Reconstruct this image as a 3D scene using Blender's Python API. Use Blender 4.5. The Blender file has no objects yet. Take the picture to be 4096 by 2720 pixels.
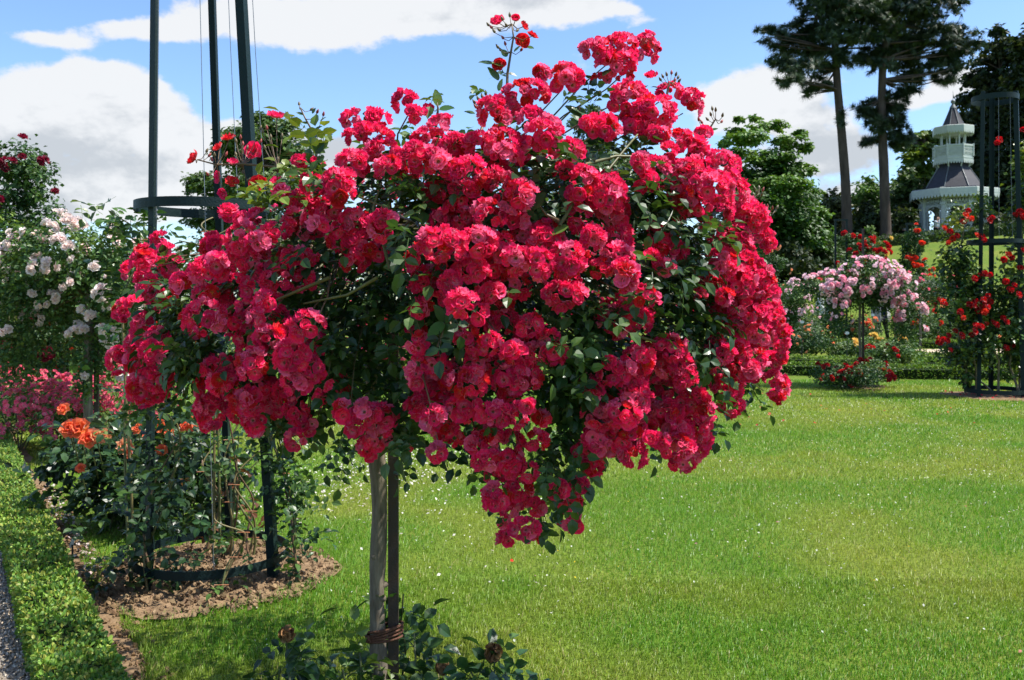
import bpy, math, random
import numpy as np
from mathutils import Vector, Matrix

R = np.random.default_rng(11)
random.seed(5)
scene = bpy.context.scene
COL = scene.collection
F, CX, HY, CZ = 887.0, 512.0, 299.0, 1.65      # focal length in px, centre column, horizon row, eye height
SS = 4096 / 2361 / 4.0

def P(px, py, d):
    return np.array([(px - CX) / F * d, d, CZ + (HY - py) / F * d])

def S(sx, sy, d):
    return P(sx * SS, sy * SS, d)

# ------------------------------------------------------------------ noise
def _hash(ix, iy, seed):
    n = (ix * 374761393 + iy * 668265263 + seed * 974634777) & 0xFFFFFFFF
    n = ((n ^ (n >> 13)) * 1274126177) & 0xFFFFFFFF
    return ((n ^ (n >> 16)) & 0xFFFF) / 65535.0

def vnoise(x, y, seed=0):
    x = np.asarray(x, float); y = np.asarray(y, float)
    ix = np.floor(x).astype(np.int64); iy = np.floor(y).astype(np.int64)
    fx = x - ix; fy = y - iy
    fx = fx * fx * (3 - 2 * fx); fy = fy * fy * (3 - 2 * fy)
    a = _hash(ix, iy, seed); b = _hash(ix + 1, iy, seed)
    c = _hash(ix, iy + 1, seed); d = _hash(ix + 1, iy + 1, seed)
    return (a * (1 - fx) + b * fx) * (1 - fy) + (c * (1 - fx) + d * fx) * fy

def fbm(x, y, seed=0, oct=4):
    s = 0; a = 0.5; t = 0
    for o in range(oct):
        s = s + a * vnoise(np.asarray(x) * 2 ** o, np.asarray(y) * 2 ** o, seed + o); t += a; a *= 0.5
    return s / t

def sstep(a, b, x):
    t = np.clip((np.asarray(x, float) - a) / (b - a), 0, 1)
    return t * t * (3 - 2 * t)

# ------------------------------------------------------------------ ground shape
def crest(x):
    return np.interp(x, [-200, -60, 0, 10, 17, 23.6, 28.4, 33, 50, 200], [1.0, 0.8, 1.0, 2.0, 3.5, 5.0, 5.45, 5.9, 6.6, 7.5])

def gh(x, y):
    return crest(x) * sstep(35, 58, y) + 0.012 * np.clip(np.asarray(y, float) - 58, 0, 120)

# ------------------------------------------------------------------ mesh building
class MB:
    def __init__(s):
        s.v = []; s.f = {}; s.c = []; s.n = 0
    def add(s, V, Fc, C=None, mi=0):
        V = np.asarray(V, float).reshape(-1, 3)
        Fc = np.asarray(Fc, np.int64)
        if C is None: C = np.ones((len(V), 3)) * 0.5
        C = np.asarray(C, float)
        if C.ndim == 1: C = np.tile(C, (len(V), 1))
        s.v.append(V); s.c.append(C)
        s.f.setdefault((Fc.shape[1], mi), []).append(Fc + s.n)
        s.n += len(V)
        return s
    def box(s, x0, x1, y0, y1, z0, z1, C=None, M=None, o=None, mi=0):
        V = np.array([[x, y, z] for z in (z0, z1) for y in (y0, y1) for x in (x0, x1)], float)
        if M is not None: V = V @ np.asarray(M).T
        if o is not None: V = V + o
        return s.add(V, [[0, 2, 3, 1], [4, 5, 7, 6], [0, 1, 5, 4], [2, 6, 7, 3], [0, 4, 6, 2], [1, 3, 7, 5]], C, mi)
    def tube(s, pts, rad, sides=6, C=None, cap=True, mi=0, noise=0.0):
        pts = np.asarray(pts, float); n = len(pts)
        rad = np.broadcast_to(np.asarray(rad, float), (n,))
        tg = np.gradient(pts, axis=0); tg /= np.linalg.norm(tg, axis=1)[:, None] + 1e-9
        ref = np.array([0, 0, 1.0]) if abs(tg[0][2]) < 0.9 else np.array([1.0, 0, 0])
        V = []
        for i in range(n):
            a = np.cross(tg[i], ref); a /= np.linalg.norm(a) + 1e-9
            b = np.cross(tg[i], a); ref = np.cross(a, tg[i])
            th = np.arange(sides) * 2 * math.pi / sides
            rr = rad[i] * (1 + noise * (R.random(sides) - 0.5)) if noise else rad[i]
            V.append(pts[i] + (np.cos(th) * rr)[:, None] * a + (np.sin(th) * rr)[:, None] * b)
        V = np.concatenate(V)
        k = np.arange(sides); k2 = (k + 1) % sides
        Fc = np.concatenate([np.stack([i * sides + k, i * sides + k2, (i + 1) * sides + k2, (i + 1) * sides + k], 1) for i in range(n - 1)])
        s.add(V, Fc, C, mi)
        if cap:
            base = s.n - len(V)
            for off in (0, (n - 1) * sides):
                if sides == 4:
                    s.f.setdefault((4, mi), []).append(np.array([[base + off, base + off + 1, base + off + 2, base + off + 3]]))
                else:
                    s.f.setdefault((3, mi), []).append(np.stack([np.full(sides - 2, base + off), base + off + 1 + np.arange(sides - 2), base + off + 2 + np.arange(sides - 2)], 1))
        return s
    def ring(s, r0, r1, z0, z1, n=48, C=None, o=(0, 0, 0), mi=0):
        th = np.arange(n) * 2 * math.pi / n
        V = []
        for r, z in ((r0, z0), (r1, z0), (r1, z1), (r0, z1)):
            V.append(np.stack([np.cos(th) * r, np.sin(th) * r, np.full(n, z)], 1))
        V = np.concatenate(V) + np.asarray(o)
        k = np.arange(n); k2 = (k + 1) % n
        Fc = []
        for a, b in ((0, 1), (1, 2), (2, 3), (3, 0)):
            Fc.append(np.stack([a * n + k, a * n + k2, b * n + k2, b * n + k], 1))
        return s.add(V, np.concatenate(Fc), C, mi)
    def lathe(s, prof, n=8, C=None, o=(0, 0, 0), phase=0.0, mi=0):
        th = np.arange(n) * 2 * math.pi / n + phase
        V = np.concatenate([np.stack([np.cos(th) * r, np.sin(th) * r, np.full(n, z)], 1) for r, z in prof]) + np.asarray(o)
        k = np.arange(n); k2 = (k + 1) % n
        Fc = np.concatenate([np.stack([i * n + k, i * n + k2, (i + 1) * n + k2, (i + 1) * n + k], 1) for i in range(len(prof) - 1)])
        return s.add(V, Fc, C, mi)
    def mesh(s, name, mats, smooth=False):
        me = bpy.data.meshes.new(name)
        V = np.concatenate(s.v); C = np.concatenate(s.c)
        keys = list(s.f.keys())
        loops = []; tot = []; mid = []
        for k in keys:
            A = np.concatenate(s.f[k]); loops.append(A.reshape(-1)); tot.append(np.full(len(A), k[0])); mid.append(np.full(len(A), k[1]))
        loops = np.concatenate(loops); tot = np.concatenate(tot); mid = np.concatenate(mid)
        start = np.concatenate([[0], np.cumsum(tot)[:-1]])
        me.vertices.add(len(V)); me.vertices.foreach_set('co', V.astype(np.float32).ravel())
        me.loops.add(len(loops)); me.loops.foreach_set('vertex_index', loops.astype(np.int32))
        me.polygons.add(len(tot)); me.polygons.foreach_set('loop_start', start.astype(np.int32))
        if not isinstance(mats, (list, tuple)): mats = [mats]
        for m in mats: me.materials.append(m)
        me.polygons.foreach_set('material_index', mid.astype(np.int32))
        me.polygons.foreach_set('use_smooth', np.full(len(tot), bool(smooth)))
        at = me.attributes.new('Col', 'FLOAT_COLOR', 'POINT')
        at.data.foreach_set('color', np.concatenate([C, np.ones((len(C), 1))], 1).astype(np.float32).ravel())
        me.update(calc_edges=True); me.validate()
        return me
    def build(s, name, mats, parent=None, smooth=False, loc=None):
        ob = bpy.data.objects.new(name, s.mesh(name, mats, smooth)); COL.objects.link(ob)
        if parent is not None: ob.parent = parent
        if loc is not None: ob.location = loc
        return ob

def props(o, label=None, cat=None, group=None, kind=None):
    if label: o['label'] = label
    if cat: o['category'] = cat
    if group: o['group'] = group
    if kind: o['kind'] = kind
    return o

def thing(name, loc, label, cat, group=None):
    o = bpy.data.objects.new(name, None); COL.objects.link(o)
    o.empty_display_size = 0.2
    o.location = [float(q) for q in loc]
    return props(o, label, cat, group)

def frames(N, spin=None):
    """rotation matrices whose third column is N, spun at random about it"""
    N = np.asarray(N, float); N = N / (np.linalg.norm(N, axis=1)[:, None] + 1e-9)
    ref = np.where(np.abs(N[:, 2:3]) < 0.95, np.array([[0, 0, 1.0]]), np.array([[1.0, 0, 0]]))
    X = np.cross(ref, N); X /= np.linalg.norm(X, axis=1)[:, None] + 1e-9
    Y = np.cross(N, X)
    if spin is None: spin = R.random(len(N)) * 2 * math.pi
    c, s_ = np.cos(spin)[:, None], np.sin(spin)[:, None]
    return np.stack([X * c + Y * s_, -X * s_ + Y * c, N], 2)

def place(mb, T, pos, M, sc, colors, mi=0):
    """copies of template T = (V, F, t) with per-copy colours: colors(t) -> per copy per vertex"""
    V, Fc = T[0], T[1]
    pos = np.asarray(pos, float); n = len(pos)
    if n == 0: return
    sc = np.broadcast_to(np.asarray(sc, float), (n,))
    W = np.einsum('nij,vj->nvi', M, V) * sc[:, None, None] + pos[:, None, :]
    FF = (Fc[None] + (np.arange(n) * len(V))[:, None, None]).reshape(-1, Fc.shape[1])
    mb.add(W.reshape(-1, 3), FF, np.asarray(colors).reshape(-1, 3), mi)

def rdirs(n, bias=(0, 0, 0)):
    v = R.normal(size=(n, 3)) ; v /= np.linalg.norm(v, axis=1)[:, None]
    v = v + np.asarray(bias)
    return v / (np.linalg.norm(v, axis=1)[:, None] + 1e-9)

# ------------------------------------------------------------------ materials
MATS = {}
def newmat(name):
    m = bpy.data.materials.new(name); m.use_nodes = True
    nt = m.node_tree; nt.nodes.clear()
    out = nt.nodes.new('ShaderNodeOutputMaterial')
    MATS[name] = m
    return m, nt, out

def N(nt, typ, **kw):
    n = nt.nodes.new('ShaderNode' + typ)
    for k, v in kw.items():
        if k in n.inputs.keys(): n.inputs[k].default_value = v
        else: setattr(n, k, v)
    return n

def leafy(name, rough=0.4, spec=0.5, trans=0.3, tint=(1.3, 1.25, 0.6), var=0.12, coat=0.0):
    m, nt, out = newmat(name)
    at = N(nt, 'Attribute', attribute_name='Col')
    oi = N(nt, 'ObjectInfo')
    hsv = N(nt, 'HueSaturation')
    mr = N(nt, 'MapRange'); mr.inputs['To Min'].default_value = 1 - var; mr.inputs['To Max'].default_value = 1 + var
    nt.links.new(oi.outputs['Random'], mr.inputs['Value'])
    nt.links.new(mr.outputs[0], hsv.inputs['Value'])
    nt.links.new(at.outputs['Color'], hsv.inputs['Color'])
    pb = N(nt, 'BsdfPrincipled', Roughness=rough)
    pb.inputs['Specular IOR Level'].default_value = spec
    if coat: pb.inputs['Coat Weight'].default_value = coat; pb.inputs['Coat Roughness'].default_value = 0.2
    nt.links.new(hsv.outputs[0], pb.inputs['Base Color'])
    tr = N(nt, 'BsdfTranslucent')
    mul = N(nt, 'Mix', data_type='RGBA', blend_type='MULTIPLY'); mul.inputs[0].default_value = 1.0
    nt.links.new(hsv.outputs[0], mul.inputs[6]); mul.inputs[7].default_value = (*tint, 1)
    nt.links.new(mul.outputs[2], tr.inputs['Color'])
    mx = N(nt, 'MixShader'); mx.inputs[0].default_value = trans
    nt.links.new(pb.outputs[0], mx.inputs[1]); nt.links.new(tr.outputs[0], mx.inputs[2])
    nt.links.new(mx.outputs[0], out.inputs[0])
    return m

def solid(name, col, rough=0.6, spec=0.4, metal=0.0, nscale=0, namt=0.0, bump=0.0, bscale=60, stretch=(1, 1, 1), attr=False, col2=None):
    m, nt, out = newmat(name)
    pb = N(nt, 'BsdfPrincipled', Roughness=rough, Metallic=metal)
    pb.inputs['Specular IOR Level'].default_value = spec
    tc = N(nt, 'TexCoord'); mp = N(nt, 'Mapping'); mp.inputs['Scale'].default_value = stretch
    nt.links.new(tc.outputs['Object'], mp.inputs[0])
    src = None
    if attr:
        src = N(nt, 'Attribute', attribute_name='Col').outputs['Color']
    if nscale:
        nz = N(nt, 'TexNoise'); nz.inputs['Scale'].default_value = nscale; nz.inputs['Detail'].default_value = 8; nz.inputs['Roughness'].default_value = 0.65
        nt.links.new(mp.outputs[0], nz.inputs['Vector'])
        if src is None:
            rp = N(nt, 'ValToRGB')
            c2 = col2 or tuple(c * (1 - namt) for c in col)
            rp.color_ramp.elements[0].position = 0.32; rp.color_ramp.elements[1].position = 0.68
            rp.color_ramp.elements[0].color = (*c2, 1); rp.color_ramp.elements[1].color = (*[min(1, c * (1 + namt * 0.4)) for c in col], 1)
            nt.links.new(nz.outputs['Fac'], rp.inputs[0]); src = rp.outputs[0]
        else:
            mr = N(nt, 'MapRange'); mr.inputs['From Min'].default_value = 0.3; mr.inputs['From Max'].default_value = 0.7
            mr.inputs['To Min'].default_value = 1 - namt; mr.inputs['To Max'].default_value = 1 + namt * 0.4
            nt.links.new(nz.outputs['Fac'], mr.inputs[0])
            hs = N(nt, 'HueSaturation'); nt.links.new(src, hs.inputs['Color']); nt.links.new(mr.outputs[0], hs.inputs['Value']); src = hs.outputs[0]
    if src is not None: nt.links.new(src, pb.inputs['Base Color'])
    else: pb.inputs['Base Color'].default_value = (*col, 1)
    if bump:
        nb = N(nt, 'TexNoise'); nb.inputs['Scale'].default_value = bscale; nb.inputs['Detail'].default_value = 6
        nt.links.new(mp.outputs[0], nb.inputs['Vector'])
        bp = N(nt, 'Bump'); bp.inputs['Strength'].default_value = bump; bp.inputs['Distance'].default_value = 0.01
        nt.links.new(nb.outputs['Fac'], bp.inputs['Height']); nt.links.new(bp.outputs[0], pb.inputs['Normal'])
    nt.links.new(pb.outputs[0], out.inputs[0])
    return m

m_leaf = leafy('glossy_leaf', 0.36, 0.42, 0.30)
m_leafd = leafy('tree_leaf', 0.5, 0.35, 0.25)
m_needle = leafy('pine_needle', 0.45, 0.4, 0.08)
m_grass = leafy('grass_blade', 0.42, 0.4, 0.35, (1.15, 1.2, 0.6), 0.0)
m_petal = leafy('rose_petal', 0.5, 0.3, 0.42, (1.15, 1.0, 1.0), 0.06)
_pb = [n_ for n_ in m_petal.node_tree.nodes if n_.type == 'BSDF_PRINCIPLED'][0]
_pb.inputs['Sheen Weight'].default_value = 0.35; _pb.inputs['Sheen Roughness'].default_value = 0.35; _pb.inputs['Sheen Tint'].default_value = (1.0, .78, .86, 1)
m_dead = leafy('dried_petal', 0.8, 0.2, 0.2, (1.1, 0.9, 0.7), 0.1)
m_stem = solid('green_stem', (0.1, 0.12, 0.03), 0.5, attr=True, nscale=40, namt=0.3)
m_bark = solid('rose_bark', (0.19, 0.155, 0.115), 0.85, 0.2, nscale=38, namt=0.68, bump=0.9, bscale=60, stretch=(1, 1, 0.16))
m_pbark = solid('pine_bark', (0.085, 0.064, 0.052), 0.9, 0.15, nscale=3, namt=0.55, bump=1.0, bscale=6, stretch=(1, 1, 0.3))
m_iron = solid('dark_iron', (0.028, 0.022, 0.02), 0.6, 0.4, nscale=25, namt=0.3, bump=0.25, bscale=120, col2=(0.05, 0.026, 0.017))
m_green = solid('painted_green_steel', (0.006, 0.017, 0.017), 0.5, 0.18, nscale=18, namt=0.45, bump=0.35, bscale=90, col2=(0.010, 0.021, 0.02))
m_wire = solid('galvanised_wire', (0.22, 0.23, 0.24), 0.45, 0.5, 0.6)
m_twine = solid('brown_twine', (0.14, 0.06, 0.035), 0.75, 0.3, nscale=60, namt=0.5, bump=0.6, bscale=200)
m_soil = solid('dry_soil', (0.225, 0.15, 0.085), 0.95, 0.1, nscale=9, namt=0.42, bump=0.7, bscale=60)
m_clod = solid('soil_clod', (0.3, 0.2, 0.12), 0.95, 0.1, attr=True, nscale=30, namt=0.35, bump=0.5, bscale=90)
m_sand = solid('sand_path_surface', (0.50, 0.40, 0.29), 0.95, 0.1, nscale=4, namt=0.22, bump=0.2, bscale=60)
m_grav = solid('gravel_surface', (0.26, 0.22, 0.17), 0.95, 0.15, nscale=60, namt=0.5, bump=0.8, bscale=90)
m_stone = solid('gravel_stone', (0.3, 0.27, 0.23), 0.8, 0.3, attr=True)
m_white = solid('pale_painted_wood', (0.50, 0.54, 0.495), 0.6, 0.3, nscale=5, namt=0.12)
m_slate = solid('slate_roof', (0.035, 0.035, 0.045), 0.6, 0.4, nscale=4, namt=0.4, bump=0.4, bscale=9, stretch=(1, 1, 3))
m_lead = solid('lead_trim', (0.17, 0.19, 0.19), 0.5, 0.5, nscale=6, namt=0.3)
m_hcore = solid('hedge_core', (0.018, 0.032, 0.008), 0.9, 0.1, nscale=30, namt=0.5)
m_label = solid('enamel_label', (0.62, 0.64, 0.62), 0.35, 0.5)
m_black = solid('black_plastic', (0.015, 0.015, 0.017), 0.5, 0.4)

# lawn: mown grass colour with worn and yellowish patches
def lawn_mat():
    m, nt, out = newmat('mown_lawn')
    tc = N(nt, 'TexCoord')
    pb = N(nt, 'BsdfPrincipled', Roughness=0.85); pb.inputs['Specular IOR Level'].default_value = 0.15
    n1 = N(nt, 'TexNoise'); n1.inputs['Scale'].default_value = 0.55; n1.inputs['Detail'].default_value = 5
    n2 = N(nt, 'TexNoise'); n2.inputs['Scale'].default_value = 34.0; n2.inputs['Detail'].default_value = 6
    for n_ in (n1, n2): nt.links.new(tc.outputs['Object'], n_.inputs['Vector'])
    r1 = N(nt, 'ValToRGB')
    r1.color_ramp.elements[0].position = 0.35; r1.color_ramp.elements[0].color = (0.085, 0.165, 0.014, 1)
    r1.color_ramp.elements[1].position = 0.68; r1.color_ramp.elements[1].color = (0.165, 0.205, 0.03, 1)
    r2 = N(nt, 'ValToRGB')
    r2.color_ramp.elements[0].position = 0.3; r2.color_ramp.elements[0].color = (0.45, 0.45, 0.4, 1)
    r2.color_ramp.elements[1].position = 0.72; r2.color_ramp.elements[1].color = (1.25, 1.2, 1.1, 1)
    nt.links.new(n1.outputs['Fac'], r1.inputs[0]); nt.links.new(n2.outputs['Fac'], r2.inputs[0])
    mx = N(nt, 'Mix', data_type='RGBA', blend_type='MULTIPLY'); mx.inputs[0].default_value = 1
    nt.links.new(r1.outputs[0], mx.inputs[6]); nt.links.new(r2.outputs[0], mx.inputs[7])
    nt.links.new(mx.outputs[2], pb.inputs['Base Color'])
    bp = N(nt, 'Bump'); bp.inputs['Strength'].default_value = 0.8; bp.inputs['Distance'].default_value = 0.03
    nt.links.new(n2.outputs['Fac'], bp.inputs['Height']); nt.links.new(bp.outputs[0], pb.inputs['Normal'])
    nt.links.new(pb.outputs[0], out.inputs[0])
    return m
m_lawn = lawn_mat()

# ------------------------------------------------------------------ plant templates
def T_leaf(wid=0.3, fold=0.06, droop=0.12):
    V = np.array([[0, 0, 0], [0, .35, -.02], [0, .7, -.03 - droop * .4], [0, 1, -droop],
                  [-wid, .3, fold], [-wid * .88, .66, fold - droop * .3], [wid, .3, fold], [wid * .88, .66, fold - droop * .3]])
    Fc = np.array([[0, 1, 4], [1, 5, 4], [1, 2, 5], [2, 3, 5], [0, 6, 1], [1, 6, 7], [1, 7, 2], [2, 7, 3]])
    return V, Fc

def T_compound(seed):
    r = np.random.default_rng(seed)
    Vs, Fs, n = [], [], 0
    def put(base, ang, L, roll, tilt):
        nonlocal n
        v, f = T_leaf(0.31 + 0.05 * r.random(), 0.05 + .05 * r.random(), 0.1 + .12 * r.random())
        v = v * L
        cr, sr = math.cos(roll), math.sin(roll)
        v = np.stack([v[:, 0] * cr + v[:, 2] * sr, v[:, 1], -v[:, 0] * sr + v[:, 2] * cr], 1)
        ct, st = math.cos(tilt), math.sin(tilt)
        v = np.stack([v[:, 0], v[:, 1] * ct - v[:, 2] * st, v[:, 1] * st + v[:, 2] * ct], 1)
        ca, sa = math.cos(ang), math.sin(ang)
        v = np.stack([v[:, 0] * ca - v[:, 1] * sa, v[:, 0] * sa + v[:, 1] * ca, v[:, 2]], 1) + base
        Vs.append(v); Fs.append(f + n); n += len(v)
    zz = lambda y: -0.22 * y * y
    for y, L in ((.3, .34), (.62, .42)):
        for sgn in (-1, 1):
            put(np.array([0, y, zz(y)]), sgn * (1.15 + .25 * r.random()), L * (.9 + .2 * r.random()), (r.random() - .5) * .9, (r.random() - .5) * .7)
    put(np.array([0, .95, zz(.95)]), (r.random() - .5) * .3, .48, (r.random() - .5) * .6, -.3 - .4 * r.random())
    w = .014
    Vs.append(np.array([[-w, 0, 0], [w, 0, 0], [-w, .5, zz(.5)], [w, .5, zz(.5)], [0, .97, zz(.97)]])); Fs.append(np.array([[0, 1, 3], [0, 3, 2], [2, 3, 4]]) + n)
    return np.concatenate(Vs), np.concatenate(Fs)

def T_bigleaf():
    m = 12; V = []; 
    ys_ = np.linspace(0, 1, m)
    for y in ys_: V.append([0, y, -.02 - .10 * y * y])
    for sg in (-1, 1):
        for k_, y in enumerate(ys_):
            w_ = .36 * math.sin(math.pi * y ** .82) ** .8 if 0 < y < 1 else 0
            V.append([sg * w_ * (1 - .05 * (k_ % 2)), y - .03 * (k_ % 2), .05 * w_ / .36 - .10 * y * y + .012 * math.sin(9 * y)])
    Fc = []
    for k_ in range(m - 1):
        a, b, c, d_ = k_, k_ + 1, m + k_, m + k_ + 1; Fc += [[a, b, d_], [a, d_, c]]
        c, d_ = 2 * m + k_, 2 * m + k_ + 1; Fc += [[a, d_, b], [a, c, d_]]
    return np.array(V), np.array(Fc)
BIGL = T_bigleaf()
COMP = [T_compound(s) for s in range(5)]
LEAF1 = T_leaf()
LEAFQ = (np.array([[0, 0, 0], [.34, .5, .09], [0, 1, -.08], [-.34, .5, .09], [0, .5, -.02]]), np.array([[0, 1, 4], [1, 2, 4], [2, 3, 4], [3, 0, 4]]))
BOXL = (np.array([[0, 0, 0], [.27, .45, .07], [.16, .9, .02], [-.16, .9, .02], [-.27, .45, .07], [0, .45, -.02]]),
        np.array([[0, 1, 5], [1, 2, 5], [2, 3, 5], [3, 4, 5], [4, 0, 5]]))

def petal(L, W, cup, curl, elev, az, z0=0.0, r0=0.05, notch=0.1, nu=4, nv=4, r=None):
    us = np.linspace(-1, 1, nu); vs = np.linspace(0, 1, nv)
    V = []; t = []
    ph = r.random() * 6.28 if r is not None else 0
    for v in vs:
        wv = W * (0.22 + 0.78 * math.sin(min(1, v * 1.12) * math.pi * 0.55))
        if v == 1: wv *= 0.80
        for u in us:
            x = u * wv * 0.5
            y = v * L - (notch * L * max(0, .5 - abs(u)) * 1.2 if v == 1 else 0) - 0.17 * L * (u * u) * (v > .5) + (0.05 * L * (r.random() - .5) if r is not None and v == 1 else 0)
            z = cup * v * v * L + curl * u * u * v * L + (0.09 * L * math.sin(ph + 3.5 * u + 5 * v) if v > .3 else 0)
            V.append((x, y, z)); t.append(v)
    V = np.array(V); t = np.array(t)
    ce, se = math.cos(elev), math.sin(elev)
    V = np.stack([V[:, 0], V[:, 1] * ce - V[:, 2] * se + r0, V[:, 1] * se + V[:, 2] * ce + z0], 1)
    ca, sa = math.cos(az), math.sin(az)
    V = np.stack([V[:, 0] * ca - V[:, 1] * sa, V[:, 0] * sa + V[:, 1] * ca, V[:, 2]], 1)
    Fc = []
    for j in range(nv - 1):
        for i in range(nu - 1):
            a = j * nu + i
            Fc += [[a, a + 1, a + nu + 1], [a, a + nu + 1, a + nu]]
    return V, np.array(Fc), t

def assemble(parts):
    Vs, Fs, ts, n = [], [], [], 0
    for V, Fc, t in parts:
        Vs.append(V); Fs.append(Fc + n); ts.append(t); n += len(V)
    return np.concatenate(Vs), np.concatenate(Fs), np.concatenate(ts)

def T_semi(seed, open_=1.0):
    r = np.random.default_rng(seed)
    ps = []
    for k in range(6):
        ps.append(petal(0.92 + .12 * r.random(), 1.14, .10, .12 + .35 * r.random(), (.10 + .34 * r.random()) / open_, k * 1.047 + (r.random() - .5) * .4, 0, .06, .20, r=r))
    for k in range(3 if seed < 3 else 5):
        ps.append(petal(0.64 + .16 * r.random(), .84, .2, .3 + .35 * r.random(), (.34 + .5 * r.random()) / open_, k * (2.1 if seed < 3 else 1.257) + .5 + (r.random() - .5) * .7, .03, .09, .18, r=r))
    if seed == 4:
        for k in range(2): ps.append(petal(0.48, .5, .3, .5, 1.1 + .3 * r.random(), r.random() * 6.28, .04, .05, .1, r=r))
    th = np.arange(9) * 2 * math.pi / 9
    V = [[0, 0, .13]] + [[.15 * math.cos(a), .15 * math.sin(a), .10] for a in th] + [[.25 * math.cos(a + .3), .25 * math.sin(a + .3), .22] for a in th]
    Fc = [[0, 1 + k, 1 + (k + 1) % 9] for k in range(9)] + [[1 + k, 1 + (k + 1) % 9, 10 + k] for k in range(9)]
    ps.append((np.array(V), np.array(Fc), np.array([3.0] * 10 + [2.0] * 9)))
    return assemble(ps)

def T_double(seed):
    r = np.random.default_rng(seed)
    ps = []
    for n_, L, W, el, cup, z in ((6, 1.0, 1.0, .15, .1, -.1), (6, .88, .9, .55, .25, 0), (5, .68, .75, .95, .3, .05), (4, .5, .6, 1.25, .2, .1), (3, .36, .45, 1.45, .1, .12)):
        o = r.random() * 6.28
        for k in range(n_):
            ps.append(petal(L * (.9 + .2 * r.random()), W, cup, .3 + .2 * r.random(), el + (r.random() - .5) * .25, o + k * 2 * math.pi / n_ + (r.random() - .5) * .3, z, .05, .04, 3, 3, r))
    return assemble(ps)

def T_small(seed):
    r = np.random.default_rng(seed)
    ps = []
    for n_, L, el in ((5, 1.0, .2), (4, .65, .8)):
        for k in range(n_):
            ps.append(petal(L, 1.05 * L, .15, .25, el + (r.random() - .5) * .3, k * 2 * math.pi / n_ + (r.random() - .5) * .4, 0, .04, .08, 3, 3, r))
    return assemble(ps)

def T_cup(seed):
    r = np.random.default_rng(seed); ps = []
    for n_, L, el in ((5, .85, .85), (4, .7, 1.15), (3, .5, 1.35)):
        for k in range(n_):
            ps.append(petal(L * (.9 + .2 * r.random()), .9, .15, .35, el + (r.random() - .5) * .3, k * 2 * math.pi / n_ + r.random(), 0, .06, .12, r=r))
    return assemble(ps)
SEMI = [T_semi(s, 0.8 + .1 * s) for s in range(5)] + [T_cup(3)]
DOUB = [T_double(s) for s in range(3)]
SMAL = [T_small(s) for s in range(3)]

def flower_cols(t, pc, ec, sc=(0.75, 0.45, 0.05), cc=(0.25, 0.18, 0.04), eye=(0.12, 0.45), tipdark=0.12):
    """t per template vertex; pc (n,3) petal colour, ec (n,3) eye colour"""
    pc = np.atleast_2d(pc); ec = np.atleast_2d(ec)
    w = sstep(eye[0], eye[1], np.minimum(t, 1))[None, :, None]
    c = ec[:, None, :] * (1 - w) + pc[:, None, :] * w
    st = (t > 1.5) & (t < 2.5); cn = t > 2.5
    c[:, st, :] = np.asarray(sc); c[:, cn, :] = np.asarray(cc)
    return c

def blossom_mesh(name, T, pc, ec, sc=(0.75, 0.45, 0.05), eye=(0.1, 0.45)):
    mb = MB()
    place(mb, T, [[0, 0, 0]], np.eye(3)[None], 1.0, flower_cols(T[2], np.array([pc]), np.array([ec]), sc, eye=eye))
    return mb.mesh(name, m_petal, True)

def jit(n, c, a=0.2, hue=0.08):
    c = np.asarray(c, float)
    return np.clip(c[None] * (1 + (R.random((n, 1)) - .5) * 2 * a) * (1 + (R.random((n, 3)) - .5) * 2 * hue), 0, 1)

def leafcol(n, V, greens, a=0.25):
    g = np.asarray(greens, float)
    c = g[R.integers(0, len(g), n)]
    c = c * (1 + (R.random((n, 1)) - .5) * 2 * a)
    return np.repeat(c[:, None, :], V, 1)

G_DARK = [(0.022, 0.06, 0.018), (0.03, 0.078, 0.02), (0.045, 0.10, 0.025), (0.07, 0.135, 0.028)]
G_DEEP = [(0.014, 0.036, 0.014), (0.02, 0.052, 0.016), (0.03, 0.07, 0.02), (0.045, 0.09, 0.025)]
G_MID = [(0.035, 0.085, 0.02), (0.05, 0.115, 0.025), (0.075, 0.15, 0.03), (0.11, 0.17, 0.035)]
G_YEL = [(0.10, 0.17, 0.025), (0.15, 0.22, 0.03), (0.20, 0.25, 0.04), (0.06, 0.12, 0.02)]

# ------------------------------------------------------------------ world and light
SUNV = np.array([0.99, -0.03, 0.0]); SUNV /= np.linalg.norm(SUNV)
EL = math.radians(60)
tosun = Vector((SUNV[0] * math.cos(EL), SUNV[1] * math.cos(EL), math.sin(EL)))
sd = bpy.data.lights.new('sun', 'SUN'); sd.energy = 4.9; sd.angle = math.radians(0.53); sd.color = (1.0, 0.955, 0.88)
so = bpy.data.objects.new('sun', sd); COL.objects.link(so)
so.rotation_euler = (-tosun).to_track_quat('-Z', 'Y').to_euler(); so.location = (20, 10, 40)

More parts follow.
